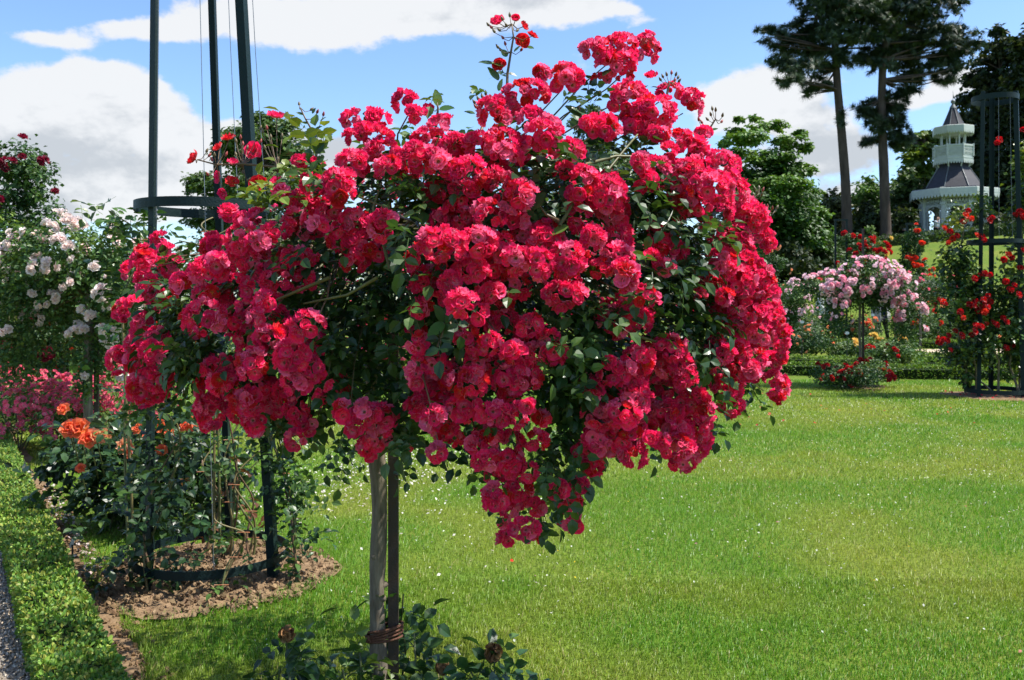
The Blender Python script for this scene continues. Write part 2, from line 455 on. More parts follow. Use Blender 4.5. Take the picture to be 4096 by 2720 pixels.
def make_world():
    w = bpy.data.worlds.new('World'); scene.world = w; w.use_nodes = True
    nt = w.node_tree; nt.nodes.clear(); L = nt.links
    out = nt.nodes.new('ShaderNodeOutputWorld'); bg = nt.nodes.new('ShaderNodeBackground'); bg.inputs['Strength'].default_value = 0.15
    sky = nt.nodes.new('ShaderNodeTexSky'); sky.sky_type = 'NISHITA'; sky.sun_disc = False
    sky.sun_elevation = EL; sky.sun_rotation = math.atan2(SUNV[0], SUNV[1]); sky.altitude = 100; sky.air_density = 1.0; sky.dust_density = 0.6; sky.ozone_density = 1.6
    tc = nt.nodes.new('ShaderNodeTexCoord'); sp = nt.nodes.new('ShaderNodeSeparateXYZ'); L.new(tc.outputs['Generated'], sp.inputs[0])
    def M(op, a, b=None, c=None):
        n = nt.nodes.new('ShaderNodeMath'); n.operation = op
        for i, q in enumerate((a, b, c)):
            if q is None: continue
            if isinstance(q, (int, float)): n.inputs[i].default_value = q
            else: L.new(q, n.inputs[i])
        return n.outputs[0]
    az = M('ARCTAN2', sp.outputs[0], sp.outputs[1]); el = M('ARCSINE', sp.outputs[2])
    def noise(scale, detail, rough, zs, off=(0, 0, 0)):
        mp = nt.nodes.new('ShaderNodeMapping'); mp.inputs['Scale'].default_value = (1, 1, zs); mp.inputs['Location'].default_value = off
        L.new(tc.outputs['Generated'], mp.inputs[0])
        nz = nt.nodes.new('ShaderNodeTexNoise'); nz.inputs['Scale'].default_value = scale; nz.inputs['Detail'].default_value = detail; nz.inputs['Roughness'].default_value = rough
        L.new(mp.outputs[0], nz.inputs['Vector']); return nz.outputs['Fac']
    n1 = noise(5.2, 9, 0.62, 1.7); n2 = noise(19, 10, 0.62, 1.6, (3, 1, 2)); n3 = noise(4.0, 5, 0.55, 2.4, (7, 2, 5))
    # heaps of cumulus, as bearing / elevation / width / height (degrees) and weight
    blobs = []
    for px, py, rx, ry, wt in CLOUDS:
        a = math.degrees(math.atan2(px - CX, F)); e = math.degrees(math.atan2(HY - py, math.hypot(F, px - CX)))
        blobs.append((a, e, math.degrees(rx / F), math.degrees(ry / F), wt))
    blobs += [(70, 30, 16, 8, .9), (110, 18, 20, 7, .9), (160, 35, 20, 10, .9), (-80, 25, 18, 9, .9), (-130, 40, 20, 10, .9), (30, 62, 20, 8, .8), (-60, 55, 18, 9, .8)]
    tot = None
    for a, e, ra, re, wt in blobs:
        dx = M('DIVIDE', M('SUBTRACT', az, math.radians(a)), math.radians(ra)); dy = M('DIVIDE', M('SUBTRACT', el, math.radians(e)), math.radians(re))
        q = M('ADD', M('MULTIPLY', dx, dx), M('MULTIPLY', dy, dy))
        g = M('MULTIPLY', M('POWER', 2.71828, M('MULTIPLY', q, -1.0)), wt)
        tot = g if tot is None else M('ADD', tot, g)
    tot = M('MINIMUM', tot, 1.15)
    dens = M('ADD', tot, M('ADD', M('MULTIPLY', M('SUBTRACT', n1, 0.5), 2.0), M('MULTIPLY', M('SUBTRACT', n2, 0.5), 1.35)))
    mr = nt.nodes.new('ShaderNodeMapRange'); mr.interpolation_type = 'SMOOTHSTEP'; mr.inputs['From Min'].default_value = 0.36; mr.inputs['From Max'].default_value = 0.74
    L.new(dens, mr.inputs[0])
    sh = nt.nodes.new('ShaderNodeMapRange'); sh.interpolation_type = 'SMOOTHSTEP'; sh.inputs['From Min'].default_value = 0.34; sh.inputs['From Max'].default_value = 0.52
    L.new(M('ADD', n3, M('MULTIPLY', M('SUBTRACT', n2, .5), .5)), sh.inputs[0])
    cc = nt.nodes.new('ShaderNodeMix'); cc.data_type = 'RGBA'
    cc.inputs[6].default_value = (2.25, 2.4, 2.58, 1); cc.inputs[7].default_value = (3.35, 3.42, 3.5, 1)
    L.new(sh.outputs[0], cc.inputs[0])
    tint = nt.nodes.new('ShaderNodeMix'); tint.data_type = 'RGBA'; tint.blend_type = 'MULTIPLY'; tint.inputs[0].default_value = 1.0
    tint.inputs[7].default_value = SKYTINT; L.new(sky.outputs[0], tint.inputs[6])
    mx = nt.nodes.new('ShaderNodeMix'); mx.data_type = 'RGBA'
    L.new(M('MULTIPLY', mr.outputs[0], 0.97), mx.inputs[0]); L.new(tint.outputs[2], mx.inputs[6]); L.new(cc.outputs[2], mx.inputs[7])
    L.new(mx.outputs[2], bg.inputs[0]); L.new(bg.outputs[0], out.inputs[0])

CLOUDS = [(60, 40, 34, 8, .9), (115, 30, 36, 10, .9), (170, 30, 30, 9, .8), (240, 22, 60, 24, 1.1), (320, 26, 70, 24, 1.1), (400, 12, 80, 24, 1.05), (520, 16, 80, 18, .9), (590, 8, 40, 12, .6), (470, -20, 160, 20, .9),
          (95, 78, 48, 18, .9), (25, 100, 45, 28, 1.0), (135, 100, 40, 26, 1.0), (70, 120, 60, 26, 1.0), (165, 120, 26, 24, .8), (110, 150, 60, 22, .9), (200, 140, 40, 14, .9), (250, 128, 34, 10, .8), (60, 175, 40, 12, .6),
          (90, 180, 100, 26, .95), (40, 140, 60, 30, .9), (165, 165, 50, 26, .9), (230, 150, 40, 14, .8), (120, 205, 110, 16, .8), (30, 215, 70, 12, .6), (210, 190, 60, 18, .8), (290, 150, 60, 20, .8), (400, 170, 90, 40, .6), (350, 250, 120, 30, .6),
          (750, 92, 42, 20, 1.1), (790, 115, 50, 28, 1.0), (715, 118, 36, 20, .9), (845, 150, 50, 20, .8), (770, 165, 80, 18, .8), (800, 195, 70, 12, .7),
          (945, 88, 26, 13, .9), (905, 103, 34, 9, .8), (975, 78, 26, 14, .7), (645, 20, 16, 6, .5), (630, 10, 14, 5, .4), (890, 195, 50, 10, .7), (600, 180, 60, 60, .4)]
SKYTINT = (0.66, 0.76, 0.90, 1)
make_world()

# ------------------------------------------------------------------ camera
cam = bpy.data.cameras.new('camera'); co = bpy.data.objects.new('camera', cam); COL.objects.link(co)
cam.sensor_width = 36; cam.lens = 36 * F / 1024; cam.shift_y = -(340 - HY) / 1024
cam.clip_start = 0.05; cam.clip_end = 3000
co.location = (0, 0, CZ); co.rotation_euler = (math.pi / 2, 0, 0)
cam.dof.use_dof = True; cam.dof.focus_distance = 3.2; cam.dof.aperture_fstop = 9.0
scene.camera = co
scene.view_settings.view_transform = 'Standard'; scene.view_settings.look = 'None'
scene.view_settings.exposure = 0.85; scene.view_settings.gamma = 1
try:
    scene.cycles.max_bounces = 8; scene.cycles.transparent_max_bounces = 4; scene.cycles.use_denoising = True
    scene.cycles.sample_clamp_indirect = 6
except Exception: pass

# ------------------------------------------------------------------ setting: lawn, paths, beds
HU = np.array([-0.539, 0.842]); HN = np.array([0.842, 0.539])      # along and across the box edging
HA = np.array([-1.65, 3.84])                                        # a point on its garden side
BED = np.array([-1.78, 5.27]); BEDR = 0.68

def hedge_side(x, y):
    """signed distance from the garden side of the box edging (positive = lawn side)"""
    return (np.asarray(x) - HA[0]) * HN[0] + (np.asarray(y) - HA[1]) * HN[1]

def bed_r(x, y):
    a = np.arctan2(np.asarray(y) - BED[1], np.asarray(x) - BED[0])
    return np.hypot(np.asarray(x) - BED[0], np.asarray(y) - BED[1]) - (BEDR + 0.05 * np.sin(3 * a + 1) + 0.03 * np.sin(7 * a))

def strip_w(x, y):
    s = (np.asarray(x) - HA[0]) * HU[0] + (np.asarray(y) - HA[1]) * HU[1]
    return 0.055 + 0.035 * np.sin(s * 3.1) + 0.02 * np.sin(s * 8.3)

xs = np.concatenate([np.linspace(-900, -110, 8), np.linspace(-100, 100, 101), np.linspace(110, 900, 8)])
ys = np.concatenate([np.linspace(-300, -30, 5), np.linspace(-20, 130, 101), np.linspace(140, 1200, 8)])
GX, GY = np.meshgrid(xs, ys)
GZ = gh(GX, GY)
nx, ny = len(xs), len(ys)
V = np.stack([GX.ravel(), GY.ravel(), GZ.ravel()], 1)
idx = (np.arange(ny - 1)[:, None] * nx + np.arange(nx - 1)[None]).ravel()
o = MB().add(V, np.stack([idx, idx + 1, idx + nx + 1, idx + nx], 1)).build('lawn', m_lawn, smooth=True)
props(o, 'mown green lawn running back to the grassy hill', 'lawn', kind='structure')

def sheet(name, poly, z, mat, label, cat):
    n = len(poly)
    mb = MB(); mb.add([[p[0], p[1], z] for p in poly], [list(range(n))])
    return props(mb.build(name, mat), label, cat, kind='structure')

pA = HA - HN * 0.33
pts = [pA + HU * -3, pA + HU * 14, pA + HU * 14 - HN * 2.2, pA + HU * -3 - HN * 2.2]
sheet('gravel_path', pts, 0.006, m_grav, 'grey brown gravel path beside the box edging', 'path')
st = []
for k in range(60):
    q = HA + HU * (-1.5 + k * 0.19) - HN * 0.12; st.append(q)
for k in range(59, -1, -1):
    q = HA + HU * (-1.5 + k * 0.19); w_ = strip_w(*q); st.append(q + HN * w_)
mb = MB()
for k in range(59):
    a, b = st[k], st[k + 1]; c, d = st[118 - k], st[119 - k]
    mb.add([[*a, .005], [*b, .005], [*c, .005], [*d, .005]], [[3, 2, 1, 0]])
props(mb.build('soil_strip', m_soil), 'narrow strip of bare soil beside the box edging', 'soil', kind='structure')

# round mound of dry soil under the near obelisk
nr, na = 34, 110
rr = np.linspace(0, 1.0, nr); aa = np.arange(na) * 2 * math.pi / na
RR, AA = np.meshgrid(rr, aa, indexing='ij')
rad = (BEDR + 0.05 * np.sin(3 * AA + 1) + 0.03 * np.sin(7 * AA)) * RR
X = BED[0] + rad * np.cos(AA); Y = BED[1] + rad * np.sin(AA)
Z = 0.012 + 0.035 * (1 - RR ** 2) + (fbm(X * 14, Y * 14, 3) - .5) * 0.06 * (1 - RR ** 6) + (fbm(X * 40, Y * 40, 9) - .5) * 0.035
Z = np.maximum(Z, 0.004)
V = np.stack([X.ravel(), Y.ravel(), Z.ravel()], 1)
Fc = np.array([[i * na + j, (i + 1) * na + j, (i + 1) * na + (j + 1) % na, i * na + (j + 1) % na] for i in range(nr - 1) for j in range(na)])
props(MB().add(V, Fc).build('soil_bed', m_soil, smooth=True), 'round bed of crumbly brown soil under the near obelisk', 'soil', kind='structure')

# small round beds under the far standard and far obelisk
for (cx_, cy_, rr_, lab) in ((2.0, 0, 0, ''),):
    pass
FOB = P(995, 398, 15.1)[:2] ; FST = P(860, 386, 16.7)[:2]
def disc(name, c, r, z, mat, lab, cat):
    th = np.linspace(0, 2 * math.pi, 40, endpoint=False)
    rr_ = r * (1 + .08 * np.sin(3 * th) + .05 * np.sin(5 * th + 1))
    mb = MB(); Vd = np.concatenate([[[c[0], c[1], z + .02]], np.stack([c[0] + rr_ * np.cos(th), c[1] + rr_ * np.sin(th), np.full(40, z)], 1)])
    mb.add(Vd, [[0, 1 + k, 1 + (k + 1) % 40] for k in range(40)])
    return props(mb.build(name, mat, smooth=True), lab, cat, kind='structure')
disc('soil_bed', FOB, .78, .006, m_soil, 'round soil bed under the far red rose obelisk', 'soil')
disc('soil_bed', FST, .5, .006, m_soil, 'small soil bed under the pale pink standard rose', 'soil')

# pale sand paths in the far garden
def band(name, a, b, w, z, lab):
    a = np.array(a, float); b = np.array(b, float); u = (b - a) / np.linalg.norm(b - a); n_ = np.array([-u[1], u[0]]) * w / 2
    sheet(name, [a - n_, b - n_, b + n_, a + n_], z, m_sand, lab, 'path')
band('sand_path', (11.2, 27.6), (30, 28.6), 2.6, .007, 'pale sand path crossing behind the right hand low hedges')
band('sand_path', (-30, 22.6), (-3.0, 21.2), .55, .007, 'pale sand path between low hedges beyond the left lawn')
band('sand_path', (-40, 45), (-2, 44), 1.0, .010, 'distant pale sand path at the far end of the left lawn')
band('sand_path', (5.2, 19.55), (12, 18.3), .5, .007, 'sandy strip along the foot of the front right hedge')

# ------------------------------------------------------------------ grass blades
def grass():
    mb = MB()
    def zone(d0, d1, dens, L0, L1, W, full):
        A = 1.155 * 1.16 * (d1 ** 2 - d0 ** 2) / 2
        n = int(A * dens)
        d = np.sqrt(R.random(n) * (d1 ** 2 - d0 ** 2) + d0 ** 2)
        x = (R.random(n) - .5) * 1.155 * 1.16 * d; y = d
        hs = hedge_side(x, y)
        lim = strip_w(x, y) + 0.03 * (R.random(n) - .5)
        keep = (hs > lim) & (bed_r(x, y) > -.10 * R.random(n) ** 2.5 + .02) & (np.hypot(x - FOB[0], y - FOB[1]) > .74) & (np.hypot(x - FST[0], y - FST[1]) > .42)
        keep &= ~((y > 18.0) & (x > 4.5))
        keep &= ~((x < -2.6 - .28 * (y - 6.5)) & (y > 6.0) & (R.random(n) < .35))
        x, y = x[keep], y[keep]; n = len(x)
        pat = fbm(x * 0.8, y * 0.8, 21); fine = fbm(x * 5, y * 5, 31)
        L = (L0 + (L1 - L0) * R.random(n)) * (0.55 + 0.9 * fine)
        tuft = fbm(x * 2.2, y * 2.2, 77)
        L = L * (1 + 0.5 * sstep(.6, .8, tuft))
        edge = np.minimum(hedge_side(x, y) - strip_w(x, y), bed_r(x, y))
        L = L * (1 + 0.7 * np.exp(-np.clip(edge, 0, 9) / .06))
        th = R.random(n) * 6.283; lean = np.abs(R.normal(size=n)) * 0.55 + .1
        dx = np.cos(th) * lean; dy = np.sin(th) * lean
        wv = W * (0.7 + .6 * R.random(n)); px_ = -np.sin(th + .6) * wv / 2; py_ = np.cos(th + .6) * wv / 2
        z = gh(x, y) + 0.0
        b0 = np.stack([x - px_, y - py_, z], 1); b1 = np.stack([x + px_, y + py_, z], 1)
        k = .55
        m0 = np.stack([x + dx * L * k * .6 - px_ * .8, y + dy * L * k * .6 - py_ * .8, z + L * k], 1); m1 = np.stack([x + dx * L * k * .6 + px_ * .8, y + dy * L * k * .6 + py_ * .8, z + L * k], 1)
        tp = np.stack([x + dx * L, y + dy * L, z + L * .9], 1)
        base = np.array([0.125, 0.275, 0.02]); yel = np.array([0.27, 0.325, 0.045]); dry = np.array([0.42, 0.36, 0.15])
        w = sstep(.40, .68, pat)[:, None]
        c = base * (1 - w) + yel * w
        c = c * (0.65 + .7 * R.random((n, 1)))
        dm = R.random(n) < .045 + .07 * sstep(.55, .75, pat); c[dm] = dry * (0.7 + .5 * R.random((dm.sum(), 1)))
        if full:
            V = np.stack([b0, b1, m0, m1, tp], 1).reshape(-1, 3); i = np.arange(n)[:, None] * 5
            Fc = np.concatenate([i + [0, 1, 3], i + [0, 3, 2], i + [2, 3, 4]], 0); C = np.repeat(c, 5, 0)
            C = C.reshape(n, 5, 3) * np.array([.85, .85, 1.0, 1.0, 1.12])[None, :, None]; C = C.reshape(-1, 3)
        else:
            V = np.stack([b0, b1, tp], 1).reshape(-1, 3); i = np.arange(n)[:, None] * 3
            Fc = i + [0, 1, 2]; C = np.repeat(c, 3, 0)
        mb.add(V, Fc, np.clip(C, 0, 1))
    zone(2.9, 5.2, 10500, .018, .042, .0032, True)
    zone(5.2, 8.0, 5600, .018, .042, .0042, False)
    zone(8.0, 12.5, 2600, .02, .04, .007, False)
    zone(12.5, 20.5, 1000, .022, .042, .012, False)
    props(mb.build('grass', m_grass), 'short mown grass blades of the lawn', 'grass', kind='stuff')
grass()

# ------------------------------------------------------------------ scattered petals, clover, clods, gravel
def scatter_flat(name, pos, size, cols, mat, label, cat, T=LEAFQ):
    pos = np.asarray(pos); n = len(pos)
    mb = MB(); Nn = rdirs(n, (0, 0, 1.3))
    place(mb, T, pos, frames(Nn), np.asarray(size), np.repeat(np.asarray(cols)[:, None, :], len(T[0]), 1))
    return props(mb.build(name, mat), label, cat, kind='stuff')
def petals():
    pos = []; col = []; sz = []
    def patch(cx, cy, sx, sy, n, c, z=.03, s=(.018, .034)):
        for _ in range(n):
            x = cx + R.normal() * sx; y = cy + R.normal() * sy
            pos.append((x, y, z + float(gh(x, y)) + .012 * R.random())); col.append(jit(1, c, .12, .03)[0]); sz.append(s[0] + (s[1] - s[0]) * R.random())
    W = (.78, .74, .66)
    patch(-1.35, 8.0, .55, .9, 420, W); patch(-.9, 9.2, .7, 1.0, 260, W); patch(-1.7, 7.2, .35, .5, 120, W); patch(-.4, 8.2, .6, 1.2, 90, W)
    for k in range(150):
        s_ = 1.5 + R.random() * 3.2; q = HA + HU * s_ + HN * (.03 + .1 * R.random())
        pos.append((q[0], q[1], .02)); col.append(jit(1, (.75, .62, .58), .15, .05)[0]); sz.append(.02 + .022 * R.random())
    patch(-3.0, 7.2, .18, .4, 130, (.75, .72, .66)); patch(-2.6, 6.6, .3, .2, 25, (.7, .5, .45))
    for k in range(48):
        x = 1.5 + R.random() * 7; y = 11 + R.random() * 5; pos.append((x, y, .045)); col.append(jit(1, (.65, .07, .06), .25, .1)[0]); sz.append(.035 + .03 * R.random())
    patch(FOB[0], FOB[1], .5, .35, 60, (.6, .02, .05), .03, (.03, .055))
    for k in range(40):
        y = 4 + R.random() * 6; x = (R.random() - .35) * y; pos.append((x, y, .035)); col.append(jit(1, (.6, .25, .25), .3, .2)[0]); sz.append(.012 + .012 * R.random())
    pos.append(tuple(P(510, 566, 5.4) + [0, 0, .03])); col.append(np.array((.7, .03, .01))); sz.append(.035)
    for k in range(90):   # small yellow flowers in the lawn
        y = 5 + R.random() * 9; x = (R.random() * .55 - .02) * y; pos.append((x, y, .04)); col.append(np.array((.75, .55, .02))); sz.append(.009 + .008 * R.random())
    scatter_flat('fallen_petals', pos, np.array(sz), col, m_petal, 'fallen white pink and red petals strewn over lawn and soil', 'petals')
petals()
def clover():
    pos = []; sz = []; col = []
    for k in range(5200):
        y = math.sqrt(R.random()) * 11 + 3.5; x = (R.random() * 1.1 - .5) * 1.15 * y
        if fbm(x * 1.1, y * 1.1, 55) < .5 or bed_r(x, y) < .05 or hedge_side(x, y) < .3: continue
        pos.append((x, y, .03 + .012 * R.random())); sz.append(.010 + .012 * R.random()); col.append(jit(1, (.66, .68, .55), .2, .05)[0])
    scatter_flat('clover_heads', pos, np.array(sz), col, m_petal, 'tiny white clover heads dotted through the lawn', 'clover')
clover()

ROCK = (np.array([[1, 0, 0], [-1, 0, 0], [0, 1, 0], [0, -1, 0], [0, 0, .75], [0, 0, -.75], [.62, .62, .3], [-.6, .65, -.25], [.55, -.66, -.2], [-.65, -.55, .32]]) * 0.5,
        np.array([[0, 6, 4], [6, 2, 4], [2, 7, 4], [7, 1, 4], [1, 9, 4], [9, 3, 4], [3, 0, 4], [0, 5, 6], [6, 5, 2], [2, 5, 7], [7, 5, 1], [1, 5, 9], [9, 5, 3], [3, 5, 8], [8, 5, 0], [3, 8, 0]]))
def clods():
    n = 5200
    a = R.random(n) * 6.283; r_ = np.sqrt(R.random(n)) * (BEDR + .05)
    x = BED[0] + r_ * np.cos(a); y = BED[1] + r_ * np.sin(a)
    z = .02 + .03 * (1 - (r_ / BEDR) ** 2) + .012 * R.random(n)
    mb = MB(); M = frames(rdirs(n)); sz = .006 + .042 * R.random(n) ** 7
    c = jit(n, (.225, .15, .085), .3, .04)
    place(mb, ROCK, np.stack([x, y, z], 1), M, sz, np.repeat(c[:, None], len(ROCK[0]), 1))
    n = 900; s_ = -.8 + R.random(n) * 5.5; q = HA[None] + HU[None] * s_[:, None] + HN[None] * (R.random(n) * .16)[:, None]
    place(mb, ROCK, np.stack([q[:, 0], q[:, 1], .008 + .01 * R.random(n)], 1), frames(rdirs(n)), .01 + .025 * R.random(n) ** 3, np.repeat(jit(n, (.22, .14, .075), .35, .05)[:, None], len(ROCK[0]), 1))
    props(mb.build('soil_clods', m_clod), 'crumbly clods of dry soil on the round bed', 'soil', kind='stuff')
    n = 16000
    s_ = -1.2 + R.random(n) * 5.2; w_ = R.random(n) ** 1.3 * 1.2
    q = HA[None] + HU[None] * s_[:, None] - HN[None] * (.34 + w_)[:, None]
    mb = MB(); g = R.random(n)
    c = np.where(g[:, None] < .25, (.42, .37, .295), np.where(g[:, None] < .6, (.25, .22, .18), (.34, .265, .185))) * (.6 + .8 * R.random((n, 1)))
    place(mb, ROCK, np.stack([q[:, 0], q[:, 1], .008 + .004 * R.random(n)], 1), frames(rdirs(n)), .009 + .013 * R.random(n), np.repeat(c[:, None], len(ROCK[0]), 1))
    props(mb.build('gravel', m_stone, smooth=True), 'loose grey and tan gravel stones on the path', 'gravel', kind='stuff')
clods()

# ------------------------------------------------------------------ hedges
def hedge(name, a, b, w, h, label, cat, group, greens, leaf, dens, z0=None, fade=None, shag=1.0, up=.25):
    """clipped hedge from a to b: a dark core and small leaves standing out of its faces"""
    a = np.array(a, float); b = np.array(b, float); Ln = np.linalg.norm(b - a); u = (b - a) / Ln; nrm = np.array([-u[1], u[0]])
    gz = (lambda x, y: gh(x, y)) if z0 is None else z0
    root = thing(name, (a[0], a[1], float(gz(a[0], a[1]))), label, cat, group)
    org = np.array(root.location)
    k = max(2, int(Ln / .5)); core = MB(); V = []
    for i in range(k + 1):
        c = a + u * (Ln * i / k); g = float(gz(c[0], c[1])); ins = leaf * 1.9 * shag
        for s_, zz in ((-1, -.06), (1, -.06), (1, h - ins), (-1, h - ins)):
            q = c + nrm * s_ * (w / 2 - ins); V.append([q[0], q[1], g + zz])
    V = np.array(V) - org; Fc = []
    for i in range(k):
        for j in range(4):
            Fc.append([i * 4 + j, i * 4 + (j + 1) % 4, (i + 1) * 4 + (j + 1) % 4, (i + 1) * 4 + j])
    Fc += [[0, 1, 2, 3], [k * 4, k * 4 + 3, k * 4 + 2, k * 4 + 1]]
    core.add(V, Fc).build('hedge_core', m_hcore, root)
    n = int(Ln * (w + 2 * h) * dens)
    s_ = R.random(n) * Ln
    if fade is not None: s_ = Ln * (R.random(n) ** fade)
    t = R.random(n) * (w + 2 * h)
    side = np.where(t < w, 0, np.where(t < w + h, 1, -1))
    off = np.where(side == 0, t - w / 2, side * w / 2); zz = np.where(side == 0, h, (t - w) % h)
    bump = (fbm(s_ * 5, t * 5, 17) - .5) * leaf * 4.0 * shag
    nn = np.zeros((n, 3)); nn[:, :2] = nrm[None] * side[:, None]; nn[:, 2] = (side == 0)
    p2 = a[None] + u[None] * s_[:, None] + nrm[None] * (off + side * bump * .6)[:, None]
    pos = np.stack([p2[:, 0], p2[:, 1], gz(p2[:, 0], p2[:, 1]) + zz + (side == 0) * bump - leaf * .5], 1) - org
    ends = R.random(n) < (w * 1.2 / Ln)
    growth = nn * .38 + rdirs(n) * .95 + np.array([0, 0, up]); growth /= np.linalg.norm(growth, axis=1)[:, None]
    sidev = np.cross(growth, rdirs(n)); sidev /= np.linalg.norm(sidev, axis=1)[:, None] + 1e-9
    M = np.stack([sidev, growth, np.cross(sidev, growth)], 2)
    lb = MB(); place(lb, BOXL, pos, M, leaf * (.7 + .7 * R.random(n)), leafcol(n, len(BOXL[0]), greens, .3))
    lb.build('leaves', m_leafd, root)
    return root
G_BOX = [(0.12, 0.25, 0.03), (0.17, 0.31, 0.04), (0.24, 0.35, 0.05), (0.31, 0.34, 0.06), (0.08, 0.18, 0.03)]
hc = HA - HN * .225
hedge('box_hedge', hc + HU * -1.6, hc + HU * 9.5, .26, .21, 'low clipped bright green box edging between gravel path and soil', 'hedge', None, G_BOX, .024, 6200, fade=1.7, up=.15)
hc2 = HA - HN * .17 - HN * 2.5
G_FAR = [(0.09, 0.18, 0.018), (0.13, 0.23, 0.022), (0.18, 0.26, 0.03), (0.06, 0.13, 0.015)]
grp = 'low clipped hedges of the rose beds'
def ph(px, d): return ((px - CX) / F * d, d)
hedge('low_hedge', ph(700, 19.9), ph(856, 19.0), .55, .27, 'front low hedge left of the pale pink standard rose', 'hedge', grp, G_FAR, .04, 700)
hedge('low_hedge', ph(868, 18.6), ph(1060, 17.9), .55, .27, 'front low hedge between the pink standard and the red rose obelisk', 'hedge', grp, G_FAR, .04, 700)
hedge('low_hedge', ph(690, 22.0), ph(858, 21.2), .5, .27, 'second low hedge row left behind the front hedge and below the peach rose bush', 'hedge', grp, G_FAR, .045, 600)
hedge('low_hedge', ph(880, 20.4), ph(1060, 20.0), .5, .27, 'second low hedge row just behind the right front hedge', 'hedge', grp, G_FAR, .045, 600)
hedge('low_hedge', ph(885, 22.6), ph(1060, 22.4), .5, .27, 'third low hedge row on the right just before the sand path', 'hedge', grp, G_FAR, .045, 600)
hedge('low_hedge', ph(872, 25.2), ph(919, 25.2), .9, .27, 'short wide low hedge ending at the edge of the sand path', 'hedge', grp, G_FAR, .045, 600)
hedge('low_hedge', ph(800, 30.0), ph(1060, 29.6), .6, .28, 'rear low hedge behind the sand path and the yellow roses', 'hedge', grp, G_FAR, .05, 450)
hedge('low_hedge', (-24, 22.0), (-2.5, 20.4), .6, .32, 'low hedge in front of the sand path beyond the left lawn', 'hedge', grp, G_FAR, .045, 450)
hedge('low_hedge', (-30, 24.0), (-2.5, 22.6), .6, .36, 'low hedge behind the sand path beyond the left lawn', 'hedge', grp, G_FAR, .045, 400)
hedge('low_hedge', (-42, 46.8), (-2, 45.6), .8, .5, 'most distant low hedge beyond the left lawn', 'hedge', grp, G_FAR, .08, 130)
G_HILL = [(0.03, 0.06, 0.012), (0.045, 0.085, 0.016), (0.06, 0.10, 0.02)]
hedge('hill_hedge', (14.0, 54.5), (23.4, 57.5), .9, .8, 'dark clipped hedge climbing the left shoulder of the hill', 'hedge', 'clipped hedges along the hilltop', G_HILL, .10, 110)
hedge('hill_hedge', (23.7, 57.6), (38, 58.6), .9, .7, 'clipped hilltop hedge running below the pavilion', 'hedge', 'clipped hedges along the hilltop', G_HILL, .10, 110)

